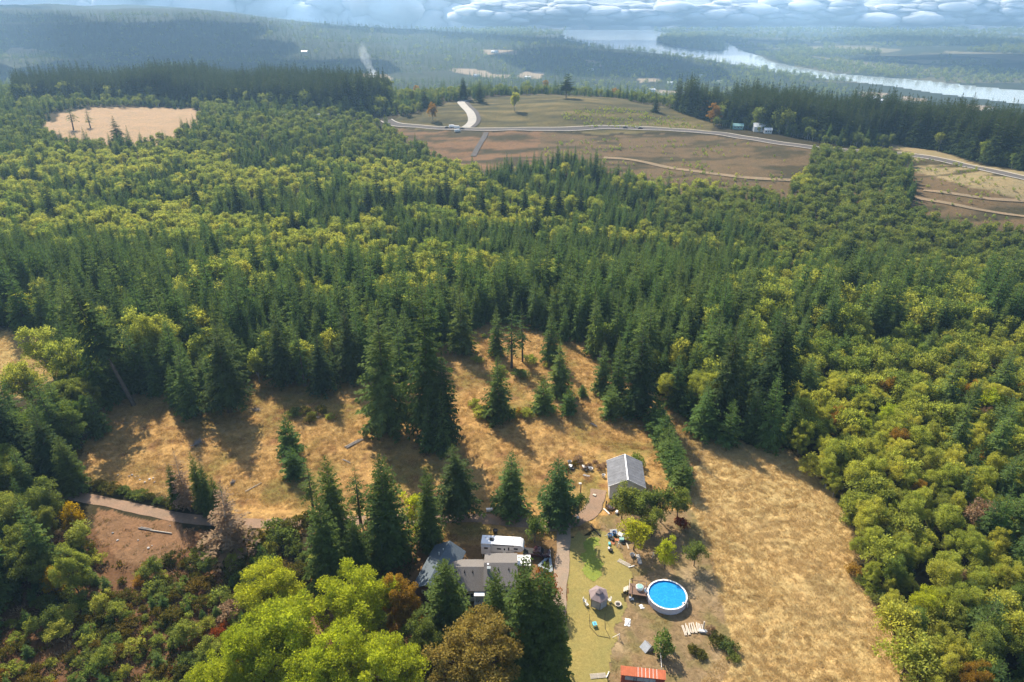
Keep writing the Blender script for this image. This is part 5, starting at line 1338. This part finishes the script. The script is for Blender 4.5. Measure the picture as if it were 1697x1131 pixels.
MB().cyl((0, 0, .57), (0, 0, .66), .6, n=22).build('cover', M['teal_cover'], tb)
pp = thing('pool_pump', (22.0, 94.9, gz(22, 94.9)), 0, 'pool pump and filter beside the deck steps', 'pump')
MB().cyl((0, 0, 0), (0, 0, .7), .24).build('filter_tank', M['steel'], pp); MB().box((.45, 0, .2), (.5, .3, .35)).build('motor', M['white'], pp); MB().bar((.1, 0, .3), (.7, 0, .35), .07).build('pipe', M['black'], pp)
dkchair = thing('deck_chair', (25.0, 95.6, gz(25, 95.6) + 1.03), R(40), 'small white chair on the pool deck', 'chair')
MB().box((0, 0, .4), (.5, .5, .06)).build('seat', M['white'], dkchair); MB().box((0, .24, .7), (.5, .06, .6)).build('backrest', M['white'], dkchair)
for x in (-.2, .2):
    for y in (-.2, .2): MB().box((x, y, .19), (.05, .05, .4)).build('leg', M['white'], dkchair)

# --- gazebo
gb = thing('gazebo', (15.95, 94.2, gz(15.95, 94.2) + .05), R(4), 'garden gazebo with a two-tiered mauve canopy on the lawn', 'gazebo')
def pyr(m, r0, z0, r1, z1, n=6, ph=0.0, drop=0.0):
    for i in range(n):
        a0 = ph + i * 2 * math.pi / n; a1 = ph + (i + 1) * 2 * math.pi / n
        P = lambda r, a, z: (r * math.cos(a) * .92, r * math.sin(a) * 1.05, z)
        m.add([P(r0, a0, z0), P(r0, a1, z0), P(r1, a1, z1), P(r1, a0, z1)], [(0, 1, 2, 3)])
        m.add([P(r0, a0, z0), P(r0, a1, z0), P(r0, a1, z0 - .14), P(r0, a0, z0 - .14)], [(0, 1, 2, 3)])
        m.add([P(r0 - .03, a0, z0 - .03), P(r0 - .03, a1, z0 - .03), P(r1, a1, z1 - .04), P(r1, a0, z1 - .04)], [(3, 2, 1, 0)])
m = MB(); pyr(m, 2.05, 2.15, .62, 2.95, 6, R(30)); m.build('lower_canopy', M['mauve'], gb)
m = MB(); pyr(m, .85, 3.02, .02, 3.5, 6, R(30)); m.build('upper_canopy', M['mauve'], gb)
for i in range(6):
    a = R(30) + i * math.pi / 3
    MB().box((1.85 * math.cos(a) * .92, 1.85 * math.sin(a) * 1.05, 1.1), (.09, .09, 2.3)).build('post', M['stripe'], gb)
for i in (0, 1, 2, 4, 3, 5):
    a0 = R(30) + i * math.pi / 3; a1 = a0 + math.pi / 3
    p0 = (1.84 * math.cos(a0) * .92, 1.84 * math.sin(a0) * 1.05); p1 = (1.84 * math.cos(a1) * .92, 1.84 * math.sin(a1) * 1.05)
    if i in (3, 4):
        MB().bar((p0[0], p0[1], 1.1), (p1[0], p1[1], 1.1), .03, 1.9).build('screen_panel', M['screen'], gb)
tbf = thing('garden_table', (15.95, 93.9, gz(15.95, 93.9) + .05), 0, 'dark round table under the gazebo', 'table')
MB().cyl((0, 0, .7), (0, 0, .76), .7, n=20).build('table_top', M['stripe'], tbf); MB().cyl((0, 0, 0), (0, 0, .7), .07).build('pedestal', M['stripe'], tbf)
def chair(x, y, rz, label, mat):
    c = thing('garden_chair', (x, y, gz(x, y) + .05), rz, label, 'chair')
    MB().box((0, 0, .42), (.55, .55, .07)).build('seat', mat, c, .01); MB().box((0, .27, .78), (.55, .07, .7), rx=R(-10)).build('backrest', mat, c, .01)
    for a in (-.23, .23):
        for b in (-.23, .23): MB().box((a, b, .2), (.05, .05, .42)).build('leg', mat, c)
        MB().box((a * 1.15, 0, .62), (.06, .5, .05)).build('armrest', mat, c)
chair(13.5, 94.2, R(70), 'white garden chair left of the gazebo', M['white']); chair(13.8, 93.4, R(110), 'second white chair beside the gazebo post', M['white']); chair(18.1, 94.4, R(-80), 'white garden chair on the pool side of the gazebo', M['white'])
fp_ = thing('fire_bowl', (19.6, 93.6, gz(19.6, 93.6) + .05), R(-20), 'low round fire bowl on the lawn between gazebo and pool', 'fire bowl')
MB().lathe([(.35, 0), (.62, .3), (.66, .38), (.54, .36), (.3, .14), (.01, .12)], 18).build('bowl', M['wood_pale'], fp_, smooth=True); MB().lathe([(.5, .24), (.01, .26)], 14).build('ash', M['black'], fp_)
nf = thing('play_frame', (15.3, 88.4, gz(15.3, 88.4) + .06), 0, 'collapsed dark pole frame lying on the lawn', 'frame')
pts = [(14.0, 90.4), (13.9, 88.6), (15.1, 86.7), (17.2, 86.2), (16.6, 88.2), (16.75, 90.3)]
for i in range(len(pts) - 1):
    a, b = pts[i], pts[i + 1]
    MB().cyl((a[0] - 15.3, a[1] - 88.4, .06), (b[0] - 15.3, b[1] - 88.4, .06), .035, n=6).build('pole', M['black'], nf)
MB().cyl((16.75 - 15.3, 90.3 - 88.4, .06), (16.75 - 15.3, 90.3 - 88.4, 1.5), .035, n=6).build('pole', M['black'], nf)
MB().cyl((14.0 - 15.3, 90.4 - 88.4, .06), (14.0 - 15.3, 90.4 - 88.4, 1.2), .035, n=6).build('pole', M['black'], nf)
ty = thing('toy_table', (14.75, 88.9, gz(14.75, 88.9) + .06), R(10), 'turquoise play table inside the collapsed frame', 'toy')
MB().box((0, 0, .55), (.75, .85, .1)).build('top', M['teal'], ty, .02); MB().box((0, 0, .615), (.35, .4, .04)).build('tray', M['blue'], ty)
for x in (-.3, .3):
    for y in (-.34, .34): MB().box((x, y, .26), (.08, .08, .54)).build('leg', M['teal'], ty)

# --- red shed
rs = thing('garden_shed', (21.25, 77.3, gz(21.2, 77.3)), R(-7.4), 'long red shed with an orange corrugated roof', 'shed')
MB().box((0, -.25, 1.2), (6.9, 1.1, 2.7)).build('wall', M['redwall'], rs)
m = MB(); m.prism([(-.95, 2.58), (.55, 2.95), (.55, 3.02), (-.95, 2.65)], -3.6, 3.6, 'x'); m.build('roof', M['terracotta'], rs)
for i in range(24): MB().prism([(-.95, 2.65), (.55, 3.02), (.55, 3.06), (-.95, 2.69)], -3.55 + i * .3, -3.49 + i * .3, 'x').build('roof_rib', M['white'] if i in (9, 11, 13, 15, 17, 19) else M['terracotta'], rs)
for i in range(5): MB().box((-2.4 + i * .98, -.83, 1.95), (.94, .06, .8)).build('grey_panel', M['panel'], rs)
ld = thing('ladder', (19.8, 76.15, gz(19.8, 76.15)), R(-7), 'dark ladder leaning on the red shed wall', 'ladder')
for x in (-.2, .2): MB().bar((x, -.3, 0), (x, .22, 2.6), .07).build('rail', M['black'], ld)
for i in range(7): MB().bar((-.2, -.26 + i * .07, .25 + i * .35), (.2, -.26 + i * .07, .25 + i * .35), .05).build('rung', M['black'], ld)

# --- fences and posts
def rail_fence(name, pts, label, mat, h=1.1, pale=False):
    a = Vector((pts[0][0], pts[0][1], gz(*pts[0]))); f = thing(name, a, 0, label, 'fence')
    b = Vector((pts[1][0], pts[1][1], gz(*pts[1]))); d = b - a; n = max(2, int(d.length / (.24 if pale else 2.0)))
    for i in range(n + 1):
        p = d * (i / n)
        MB().box((p.x, p.y, p.z + h / 2 - .1), (.10, .10, h + .2) if not pale else (.12, .04, h)).build('picket' if pale else 'post', mat, f)
    for z in ((.3, .8) if pale else (h - .1,)):
        MB().bar((0, .05 if pale else 0, z), (d.x, d.y + (.05 if pale else 0), d.z + z), .06, .10).build('rail', mat, f)
rail_fence('rail_fence', [(25.6, 85.4), (24.85, 79.6)], 'single white rail running up to the red shed', M['white'])
rail_fence('picket_fence', [W(893, 1127), W(930, 1131)], 'short white picket fence under the tall cedar clump', M['white'], .9, True)
def post(px, py, h, label, mat, top=True):
    g = G(px, py); t = thing('utility_post', g, 0, label, 'post')
    MB().box((0, 0, h / 2 - .1), (.22, .22, h)).build('shaft', mat, t)
    if top: MB().box((-.2, 0, h - .15), (.6, .3, .3)).build('box', M['white'], t)
post(962, 818, 2.9, 'timber post with a pale box at the gravel yard', M['wood'])
post(1004, 842, 2.0, 'short dark post by the gravel yard corner', M['black'], False)
post(1165, 1045, 2.2, 'thin pale post leaning in the yard weeds', M['wood_pale'], False)

# --- grey triangular frame
tf = thing('triangle_frame', (6.8, 103.7, gz(6.8, 103.7) + .16), 0, 'grey triangular timber frame on the ground by the drive', 'frame')
tp = [(.75, 2.4), (-1.55, -.4), (.95, -2.05)]
for i in range(3):
    a = tp[i]; b = tp[(i + 1) % 3]
    MB().bar((a[0], a[1], .22 + i * .012), (b[0], b[1], .22 + i * .012), .48, .30).build('beam', M['grey'], tf)

# ------------------------------------------------------------------ clutter
def item(name, px, py, label, cat, build, rz=None, lift=.04, group=None):
    g = G(px, py); t = thing(name, (g.x, g.y, g.z + lift), random.random() * 6.28 if rz is None else rz, label, cat, group)
    build(t); return t
def sheet(w, d, mat, h=.12, tilt=0.0):
    def f(t):
        m = MB(); m.box((0, 0, h / 2 + abs(math.sin(tilt)) * d / 2), (w, d, h), rx=tilt); m.build('panel', M[mat], t, .02)
        m = MB()
        for x in (-w * .3, 0, w * .3): m.box((x, 0, h + abs(math.sin(tilt)) * d / 2 + .015), (.07, d * .94, .04), rx=tilt)
        m.build('batten', M[mat], t)
    return f
def tub(r, h, mat):
    def f(t):
        MB().lathe([(r * .8, 0), (r, h), (r * 1.08, h), (r * 1.08, h - .05), (r * .9, h - .06), (r * .75, .06), (.01, .06)], 16).build('tub', M[mat], t, smooth=True)
        MB().cyl((0, 0, h * .3), (0, 0, h * .82), r * .6, n=12).build('contents', M['stripe'], t)
    return f
def tyre(r_, w):
    def f(t):
        MB().lathe([(r_ * .6, w * .2), (r_ * .75, 0), (r_ * .95, .02), (r_, w * .5), (r_ * .95, w - .02), (r_ * .75, w), (r_ * .6, w * .8), (r_ * .6, w * .2)], 18).build('tread', M['black'], t, smooth=True)
    return f
def tarp(w, d, h):
    def f(t):
        r_ = random.Random(int(w * 100)); n = 9; V = []; F = []
        for i in range(n):
            for j in range(n):
                e = min(i, j, n - 1 - i, n - 1 - j) / 4.0
                V.append((w * (i / (n - 1) - .5) + r_.uniform(-.06, .06), d * (j / (n - 1) - .5) + r_.uniform(-.06, .06), .02 + h * e * r_.uniform(.3, 1.3)))
        for i in range(n - 1):
            for j in range(n - 1): F.append((i * n + j, (i + 1) * n + j, (i + 1) * n + j + 1, i * n + j + 1))
        MB().add(V, F).build('cloth', M['white'], t)
    return f
def crate(w, d, h, mat):
    def f(t):
        MB().box((0, 0, h / 2), (w, d, h)).build('body', M[mat], t, .02)
        MB().box((0, 0, h + .02), (w * 1.06, d * 1.06, .06)).build('lid', M[mat], t, .01)
    return f
def aframe(l, mat):
    def f(t):
        MB().bar((0, 0, 0), (l * .25, 0, l * .8), .07).build('leg', M[mat], t); MB().bar((l * .5, 0, 0), (l * .25, 0, l * .8), .07).build('leg', M[mat], t)
        MB().bar((l * .12, 0, l * .4), (l * .38, 0, l * .4), .06).build('brace', M[mat], t); MB().bar((l * .25, 0, l * .8), (l * .25, l * .8, .05), .06).build('strut', M[mat], t)
    return f
heap = [('sheet_panel', 1017, 884, 'tilted white sheet at the back of the junk heap', 'panel', sheet(1.5, 1.1, 'white', .1, .5)), ('sheet_panel', 1028, 887, 'square white board on top of the junk heap', 'panel', sheet(1.1, 1.0, 'white_metal', .1, .25)),
        ('blue_tub', 1011, 891, 'blue tub in the junk heap', 'tub', tub(.55, .7, 'blue')), ('blue_tub', 1018, 887, 'second blue tub behind the junk heap boards', 'tub', tub(.45, .8, 'blue')),
        ('storage_bin', 1014, 896, 'black bin in the middle of the junk heap', 'bin', crate(.9, .6, .5, 'black')), ('rusty_sheet', 1021, 895, 'rust-orange sheet lying in the junk heap', 'panel', sheet(1.3, .8, 'orange_item', .08)),
        ('rusty_sheet', 1015, 901, 'rust-orange board at the front of the junk heap', 'panel', sheet(1.0, .6, 'orange_item', .1, .2)), ('storage_bin', 1030, 897, 'teal-grey bin in the junk heap', 'bin', crate(.7, .9, .6, 'teal_cover')),
        ('storage_bin', 1035, 891, 'white bucket pile on the shady side of the junk heap', 'bin', tub(.4, .6, 'white')), ('broken_trestle', 1027, 904, 'broken white frame leaning out of the junk heap', 'frame', aframe(1.6, 'white')),
        ('chair_frame', 1007, 893, 'white chair frame on the lawn side of the junk heap', 'frame', aframe(1.1, 'white')), ('wood_crate', 1038, 897, 'brown crate against the lime-green tree', 'crate', crate(.8, .6, .6, 'wood')),
        ('wood_crate', 1042, 893, 'pale crate under the lime-green tree', 'crate', crate(.7, .7, .5, 'wood_pale')), ('storage_bin', 1012, 914, 'black box standing apart from the junk heap', 'bin', crate(.7, .6, .45, 'black')),
        ('white_box', 1009, 911, 'white box beside the black box', 'box', crate(.5, .4, .4, 'white')), ('storage_bin', 1010, 903, 'turquoise crate at the front of the junk heap', 'bin', crate(.7, .4, .35, 'teal')),
        ('tyre', 1033, 901, 'black tyre in the junk heap', 'tyre', tyre(.42, .24)), ('plank', 1040, 905, 'loose pale plank beside the junk heap', 'plank', sheet(.3, 2.0, 'wood_pale', .06)),
        ('metal_tub', 1048, 922, 'grey metal tub in the tree shade', 'tub', tub(.5, .45, 'steel')), ('bench_pad', 1059, 928, 'long grey-white bench pad lying in the tree shade', 'bench pad', sheet(.75, 2.6, 'panel', .2)),
        ('chair_frame', 1081, 924, 'white folding frame under the lime-green pool tree', 'frame', aframe(1.3, 'white'))]
for nm, a, b, lb, ct, f in heap: item(nm, a, b, lb, ct, f, rz=0.05 if nm == 'bench_pad' else None)
def lattice(t):
    for i in range(7): MB().bar((-1.3, -.42 + i * .14, .1), (1.3, -.42 + i * .14, .1), .07, .05).build('slat', M['wood_pale'], t)
    for x in (-1.25, 0, 1.25): MB().bar((x, -.5, .05), (x, .5, .05), .09, .06).build('crosspiece', M['white'], t)
    MB().bar((1.3, -.45, .1), (2.0, .6, .1), .14, .08).build('arm', M['white'], t)
item('trellis_panel', 1034, 934, 'white slatted trellis lying on the lawn edge', 'trellis', lattice, R(-38))
item('white_trough', 811, 847, 'white trough beside the dirt track', 'trough', crate(1.3, .6, .55, 'white'), .1)
item('barrel_grill', 821, 884, 'black barrel grill behind the camper', 'grill', tub(.5, .8, 'black'))
item('fire_ring', 897, 952, 'black and white fire ring beside the orange tree', 'fire ring', tub(.6, .4, 'black'))
item('white_tarp', 1040, 1032, 'crumpled white tarp in the yard weeds', 'tarp', tarp(1.7, 1.0, .4))
item('white_tarp', 1063, 1006, 'small white tarp beside the pool wall', 'tarp', tarp(1.0, .7, .25))
item('white_stake', 1026, 1062, 'white angled stakes at the edge of the lawn', 'stake', aframe(1.5, 'white'), R(80))
item('grey_cover', 1072, 1074, 'grey tarp tent beside the white rail', 'tent', lambda t: (MB().prism([(-1.0, 0), (1.0, 0), (.2, 1.0)], -.8, .8).build('cover', M['steel'], t), MB().bar((.2, -.9, .98), (.2, .9, .98), .06).build('pole', M['wood'], t)), R(30))
item('ground_grate', 991, 1121, 'small brown grate on the lawn near the red shed', 'grate', lattice, .1)
item('well_cover', 1012, 842, 'round dark frame with boards in front of the orchard clump', 'frame', tub(.9, .35, 'wood'))
item('white_board', 1005, 848, 'white board leaning at the corner of the gravel yard', 'board', sheet(.3, 2.2, 'white', .08), R(30))
item('white_bag', 1022, 851, 'white bag at the edge of the orchard clump', 'bag', crate(.7, .5, .5, 'white'))
item('water_tank', 957, 862, 'white bottle tank in the shade of the gravel-yard fir', 'tank', lambda t: MB().lathe([(.01, 0), (.28, .02), (.3, .8), (.12, 1.0), (.01, 1.02)], 12).build('tank', M['white'], t, smooth=True))
item('dark_beam', 986, 880, 'dark beam lying across the lawn corner', 'beam', lambda t: (MB().bar((-1.6, 0, .1), (1.6, 0, .1), .16).build('beam', M['black'], t), MB().box((1.7, 0, .15), (.4, .35, .3)).build('foot', M['black'], t)), R(-62))
for a, b, lb, f in [(968, 777, 'white appliance in the scrap heap by the barn', crate(1.0, .8, .7, 'white')), (975, 775, 'grey cover sheet on the scrap heap by the barn', sheet(1.6, 1.0, 'steel', .12, .4)), (979, 779, 'pale tub in the scrap heap by the barn', tub(.5, .5, 'white')),
                    (971, 781, 'black box in the scrap heap by the barn', crate(.8, .5, .4, 'black')), (945, 776, 'white box half hidden behind the gravel-yard fir', crate(.9, .8, .7, 'white')), (944, 770, 'steel drum half hidden behind the gravel-yard fir', tub(.45, .9, 'steel')),
                    (949, 779, 'black bag behind the gravel-yard fir', crate(.7, .6, .4, 'black')), (1000, 791, 'white drum against the barn wall', tub(.4, .7, 'white')), (985, 822, 'pale stone slab on the gravel yard', crate(.7, .5, .25, 'wood_pale')), (972, 789, 'grey board lying in front of the scrap heap', sheet(.6, 1.6, 'panel', .08))]:
    item('scrap_item', a, b, lb, 'scrap', f)
def board_pile(t):
    r = random.Random(4)
    for i in range(16): MB().bar((-1.8 + i * .22, -.9 + r.uniform(-.3, .3), .08 + .05 * (i % 3)), (-1.5 + i * .22 + r.uniform(-.2, .3), 1.1 + r.uniform(-.3, .4), .1 + .05 * (i % 3)), .17, .05).build('board', M['wood_pale'], t)
item('board_pile', 1148, 1044, 'spread pile of sun-bleached boards in the yard weeds', 'board pile', board_pile, R(8))
item('white_trough', 1165, 1048, 'small white trough beside the bleached boards', 'trough', crate(1.4, .5, .35, 'white'), R(-10))
def brush(n, l, seed):
    def f(t):
        r = random.Random(seed)
        for i in range(n):
            a = r.random() * 6.28; rr = l * .45 * r.random(); e = r.uniform(.05, .75)
            c = Vector((math.cos(a) * rr, math.sin(a) * rr * .7, .15 + (1 - rr / l) * .5 * r.random()))
            b = a + r.uniform(-1, 1)
            d = Vector((math.cos(b) * math.cos(e), math.sin(b) * math.cos(e), math.sin(e))) * l * r.uniform(.25, .5)
            MB().cyl(c - d * .5, c + d * .5, .05 + .05 * r.random(), .03, 5).build('stick', M['stick'], t)
    return f
item('brush_heap', 325, 738, 'grey brush heap in the left half of the clearing', 'brush heap', brush(46, 4.0, 1))
item('brush_heap', 425, 680, 'bleached brush heap at the foot of the broad green fir', 'brush heap', brush(36, 3.8, 2))
item('brush_heap', 385, 802, 'small grey brush heap above the dirt track', 'brush heap', brush(24, 2.2, 3))
item('brush_heap', 522, 694, 'tangled sticks in front of the bramble thicket', 'brush heap', brush(30, 3.0, 4))
item('brush_heap', 270, 640, 'fallen grey branches at the shaded back of the clearing', 'brush heap', brush(20, 3.0, 5))
def logs(n, l, mat='log', r0=.16):
    def f(t):
        for i in range(n): MB().cyl((-l / 2 + .3 * (i % 2), (i - n / 2) * r0 * 2.4, r0 * .9), (l / 2 - .5 * (i % 3), (i - n / 2) * r0 * 2.4 + .1, r0 * .9), r0, r0 * .75, 9).build('log', M[mat], t)
    return f
item('log_stack', 587, 735, 'three long grey logs lying in the clearing', 'logs', logs(3, 5.5), R(48))
item('fallen_log', 420, 808, 'thin bleached log lying on tawny grass', 'log', logs(1, 4.2, 'wood_pale', .11), R(50))
item('fallen_log', 985, 705, 'short pale log on the grass near the little firs', 'log', logs(2, 2.6, 'log', .12), R(-50))
item('fallen_log', 575, 765, 'dark fallen branches on the grass behind the cedar row', 'log', logs(2, 3.0, 'log', .09), R(-35))
item('fallen_log', 268, 882, 'long white log along the edge of the dirt clearing', 'log', logs(1, 5.0, 'wood_pale', .15), R(-12))
item('fallen_log', 243, 877, 'bleached log end in the bank below the dirt track', 'log', logs(2, 3.4, 'log', .14), R(-14))
bare = MB()
def snag(px, py, ptop, label):
    x, y, h = hpx(px, py, ptop); t = thing('dead_snag', (x, y, gz(x, y) - .1), 0, label, 'dead tree')
    V, F = tube(np.array([(0, 0, 0), (.1, 0, h * .5), (-.1, .1, h)]), [.2, .13, .04], 7); link(bpy.data.objects.new('trunk', mesh_np('snag_trunk', V, F, [M['bark_pale']], smooth=True)), t)
    r = random.Random(px)
    for i in range(6):
        z = h * r.uniform(.45, .97); a = r.random() * 6.28; l = r.uniform(.6, 1.6)
        V, F = tube(np.array([(0, 0, z), (math.cos(a) * l * .6, math.sin(a) * l * .6, z + .3), (math.cos(a) * l, math.sin(a) * l, z + .9)]), [.06, .04, .015], 4)
        link(bpy.data.objects.new('branch', mesh_np('snag_branch', V, F, [M['bark_pale']])), t)
snag(411, 575, 515, 'bare white snag against the dark conifers'); snag(241, 640, 585, 'pale bare snag right of the leaning fir'); snag(1512, 950, 925, 'bare grey snag at the wood edge of the straw meadow')
# stones and litter on the dirt clearing
r = random.Random(11)
def stone(t, s, mat):
    bm = bmesh.new(); bmesh.ops.create_icosphere(bm, subdivisions=1, radius=s)
    for v in bm.verts: v.co = Vector((v.co.x * r.uniform(.8, 1.3), v.co.y * r.uniform(.7, 1.1), v.co.z * r.uniform(.4, .8)))
    me = bpy.data.meshes.new('stone'); bm.to_mesh(me); bm.free(); me.materials.append(M[mat]); link(bpy.data.objects.new('stone', me), t)
for nm, lb, gr, spots in [('rubble', 'pale rubble lump on the bank above the dirt track', 'rubble above the track', [(214, 790), (219, 788), (224, 791), (229, 790), (248, 795), (254, 793), (256, 800), (232, 796), (240, 800), (196, 788)]),
                          ('rubble', 'pale rubble lump on the dirt clearing', 'rubble on the dirt clearing', [(187, 884), (195, 896), (229, 896), (246, 909), (252, 905), (282, 872)])]:
    for a, b in spots: item(nm, a, b, lb, 'rubble', lambda t: [stone(t, r.uniform(.14, .32), 'panel')], group=gr, lift=.1)

# ------------------------------------------------------------------ far buildings
def far_house(px, py, w, d, h, label, wall='cream', roof='shingle', rz=None, z=None):
    g = G(px, py) if z is None else Vector((*PZ(px, py, z), z))
    t = thing('farm_house', g, random.uniform(-.5, .5) if rz is None else rz, label, 'house')
    gable(t, w, d, h, h + d * .28, .4, M[roof], M[wall])
    for x in (-w * .3, 0, w * .3): window(t, (x, -d / 2, h * .55), 1.2, 1.1, (0, -1))
far_house(1262, 218, 15, 9, 4.5, 'white house with a pale roof below the far conifers', 'white', 'white_metal', R(-8))
far_house(1222, 214, 9, 6, 3, 'green shed beside the far white house', 'teal_cover', 'teal_cover', R(-8))
far_house(1272, 221, 6, 5, 3, 'small white outbuilding beside the far white house', 'white', 'white_metal', R(-8))
far_house(470, 197, 9, 4, 3, 'long white trailer at the edge of the forest by the dark treeline', 'white_metal', 'white_metal', 0)
far_house(522, 197, 8, 4, 3, 'white trailer behind the olive forest canopy', 'white_metal', 'white_metal', .1)
far_house(534, 196, 6, 4, 3, 'second white trailer behind the olive forest canopy', 'white_metal', 'white_metal', -.1)
for a, b, w, lb in [(820, 88, 26, 'pale farmhouse on a clearing of the hazy ridge'), (790, 128, 18, 'white house in the valley field below the ridge'), (875, 131, 16, 'pale house at the edge of the small valley field'), (1450, 165, 22, 'long pale building among the riverside trees'),
                   (1462, 170, 16, 'white roofed house among the riverside trees'), (1390, 176, 18, 'pale shed at the end of the riverside field'), (1192, 138, 16, 'white house in the wooded valley'), (1160, 128, 14, 'small pale house in the wooded valley'),
                   (1520, 182, 18, 'pale house behind the far conifers'), (1080, 152, 16, 'white house beside the valley lane'), (505, 88, 22, 'white house on the misty left hillside'), (1640, 186, 18, 'pale barn on the riverside flat'), (980, 118, 14, 'white cottage in the valley woods'), (1110, 140, 14, 'pale cottage on the valley floor')]:
    far_house(a, b, w, w * .6, 5, lb, 'white', 'white_metal')

# ------------------------------------------------------------------ air, clouds
def box_mesh(name, lo, hi, mat):
    x0, y0, z0 = lo; x1, y1, z1 = hi
    V = np.array([(x0, y0, z0), (x1, y0, z0), (x1, y1, z0), (x0, y1, z0), (x0, y0, z1), (x1, y0, z1), (x1, y1, z1), (x0, y1, z1)])
    F = np.array([(0, 3, 2, 1), (4, 5, 6, 7), (0, 1, 5, 4), (1, 2, 6, 5), (2, 3, 7, 6), (3, 0, 4, 7)])
    return mesh_np(name, V, F, [mat])
hm, hnt, hout = new_mat('haze_air')
hv_ = hnt.nodes.new('ShaderNodeVolumePrincipled')
hv_.inputs['Density'].default_value = HAZE_D
hv_.inputs['Color'].default_value = (.38, .64, .95, 1)
hv_.inputs['Anisotropy'].default_value = .25
hnt.links.new(hv_.outputs[0], hout.inputs['Volume'])
hz = link(bpy.data.objects.new('haze', box_mesh('haze', (-7450, -400, -140), (7450, 7450, 125), hm)))
tag(hz, 'pale blue autumn haze filling the valley air', 'haze', kind='stuff')

def cloud_mat():
    m, nt, out = new_mat('cloud')
    b = nt.nodes.new('ShaderNodeBsdfPrincipled'); b.inputs['Base Color'].default_value = (.995, .995, .995, 1); b.inputs['Roughness'].default_value = 1.0; b.inputs['Specular IOR Level'].default_value = 0.0
    b.subsurface_method = 'RANDOM_WALK'; b.inputs['Subsurface Weight'].default_value = 1.0; b.inputs['Subsurface Radius'].default_value = (1, 1, 1); b.inputs['Subsurface Scale'].default_value = 170.0
    nt.links.new(b.outputs[0], out.inputs[0])
    return m
def cloud_bank():
    r = np.random.default_rng(5)
    bm = bmesh.new(); bmesh.ops.create_icosphere(bm, subdivisions=4, radius=1.0)
    sv = np.array([v.co for v in bm.verts]); sf = np.array([[v.index for v in f.verts] for f in bm.faces]); bm.free()
    parts = []
    def puff(x, y, z, sx, sy, sz):
        o = r.random() * 100
        n = fbm(sv[:, 0] * 2.2 + o, sv[:, 1] * 2.2 + sv[:, 2] * 1.7 + o, 3, 4)
        n2 = fbm(sv[:, 0] * 6 + o, sv[:, 2] * 6 + sv[:, 1] * 3 + o, 9, 3)
        k = (.72 + .55 * n + .16 * n2)[:, None]
        parts.append((sv * k * np.array((sx, sy, sz)) + np.array((x, y, z)), sf))
    for i in range(60):                     # long low deck behind everything
        x = -8000 + i * 265 + r.normal(0, 120)
        puff(x, 9000 + r.normal(0, 250), 60 + 60 * r.random(), 420, 420, 190 + 60 * r.random())
    for i in range(80):                     # the foot of the deck, down to the plain
        puff(-8000 + i * 200 + r.normal(0, 60), 8700 + r.normal(0, 60), -140 + 40 * r.random(), 260, 160, 170 + 40 * r.random())
    bm = bmesh.new(); bmesh.ops.create_icosphere(bm, subdivisions=3, radius=1.0)
    sv = np.array([v.co for v in bm.verts]); sf = np.array([[v.index for v in f.verts] for f in bm.faces]); bm.free()
    for i in range(30):                     # brighter heaps over the river plain, each a pile of small billows
        cx = -300 + i * 235 + r.normal(0, 60); w = r.uniform(260, 420); top = r.uniform(60, 150)
        for k in range(26):
            t = r.random(); u = r.normal(0, .42)
            puff(cx + u * w, 7900 + r.normal(0, 90), -55 + t * (top + 55) * max(.25, 1 - u * u), *(r.uniform(55, 110) * np.array((2.1, 1.3, .55)) * (1.15 - .45 * t)))
    for i in range(70):                    # broken deck added above the view to shade the valley and hills
        x = r.uniform(-5200, 5600); y = r.uniform(1900, 5500)
        if abs(x) > y * 1.0 + 800 or (x < 0 and i % 3 == 0): continue
        puff(x, y, 330 + 60 * r.random(), 330 + 260 * r.random(), 300 + 240 * r.random(), 70 + 30 * r.random())
    V, F = join(parts)
    o = link(bpy.data.objects.new('cloud_bank', mesh_np('cloud_bank', V, F, [cloud_mat()], smooth=True)))
    tag(o, 'low white cloud bank along the horizon, with added deck shading the hills', 'clouds', kind='stuff')
cloud_bank()
# bonfire smoke behind the far treeline
def smoke():
    m, nt, out = new_mat('smoke')
    v = nt.nodes.new('ShaderNodeVolumePrincipled'); v.inputs['Color'].default_value = (.85, .9, .95, 1); v.inputs['Density'].default_value = .035; v.inputs['Anisotropy'].default_value = .3
    nt.links.new(v.outputs[0], out.inputs['Volume'])
    bm = bmesh.new(); bmesh.ops.create_icosphere(bm, subdivisions=3, radius=1.0)
    sv = np.array([q.co for q in bm.verts]); sf = np.array([[q.index for q in f.verts] for f in bm.faces]); bm.free()
    Yd = 1300.0
    def at(px, py):
        k = Yd / (CP - (py - CY) / FPX * SP)
        return np.array(((px - CX) / FPX * k, Yd, CAM_H + k * (-SP - (py - CY) / FPX * CP)))
    r = np.random.default_rng(3)
    root = thing('smoke_plume', tuple(at(619, 140)), 0, 'white bonfire smoke drifting up behind the dark treeline', 'smoke')
    root_p = at(619, 140)
    for a, b, s, d in [(618, 132, 9, .05), (619, 125, 8, .05), (614, 115, 6, .016), (609, 106, 7, .014), (605, 96, 9, .015), (602, 88, 9, .010), (600, 80, 8, .005)]:
        mm = m.copy(); mm.node_tree.nodes[1 if mm.node_tree.nodes[0].type == 'OUTPUT_MATERIAL' else 0].inputs['Density'].default_value = d
        n = fbm(sv[:, 0] * 2 + a, sv[:, 1] * 2 + sv[:, 2] * 1.6, 4, 3)
        V = sv * (.6 + .8 * n)[:, None] * s * np.array((1, 1, 1.15)) + at(a, b) - root_p
        link(bpy.data.objects.new('puff', mesh_np('smoke_puff', V, sf, [mm], smooth=True)), root)
smoke()
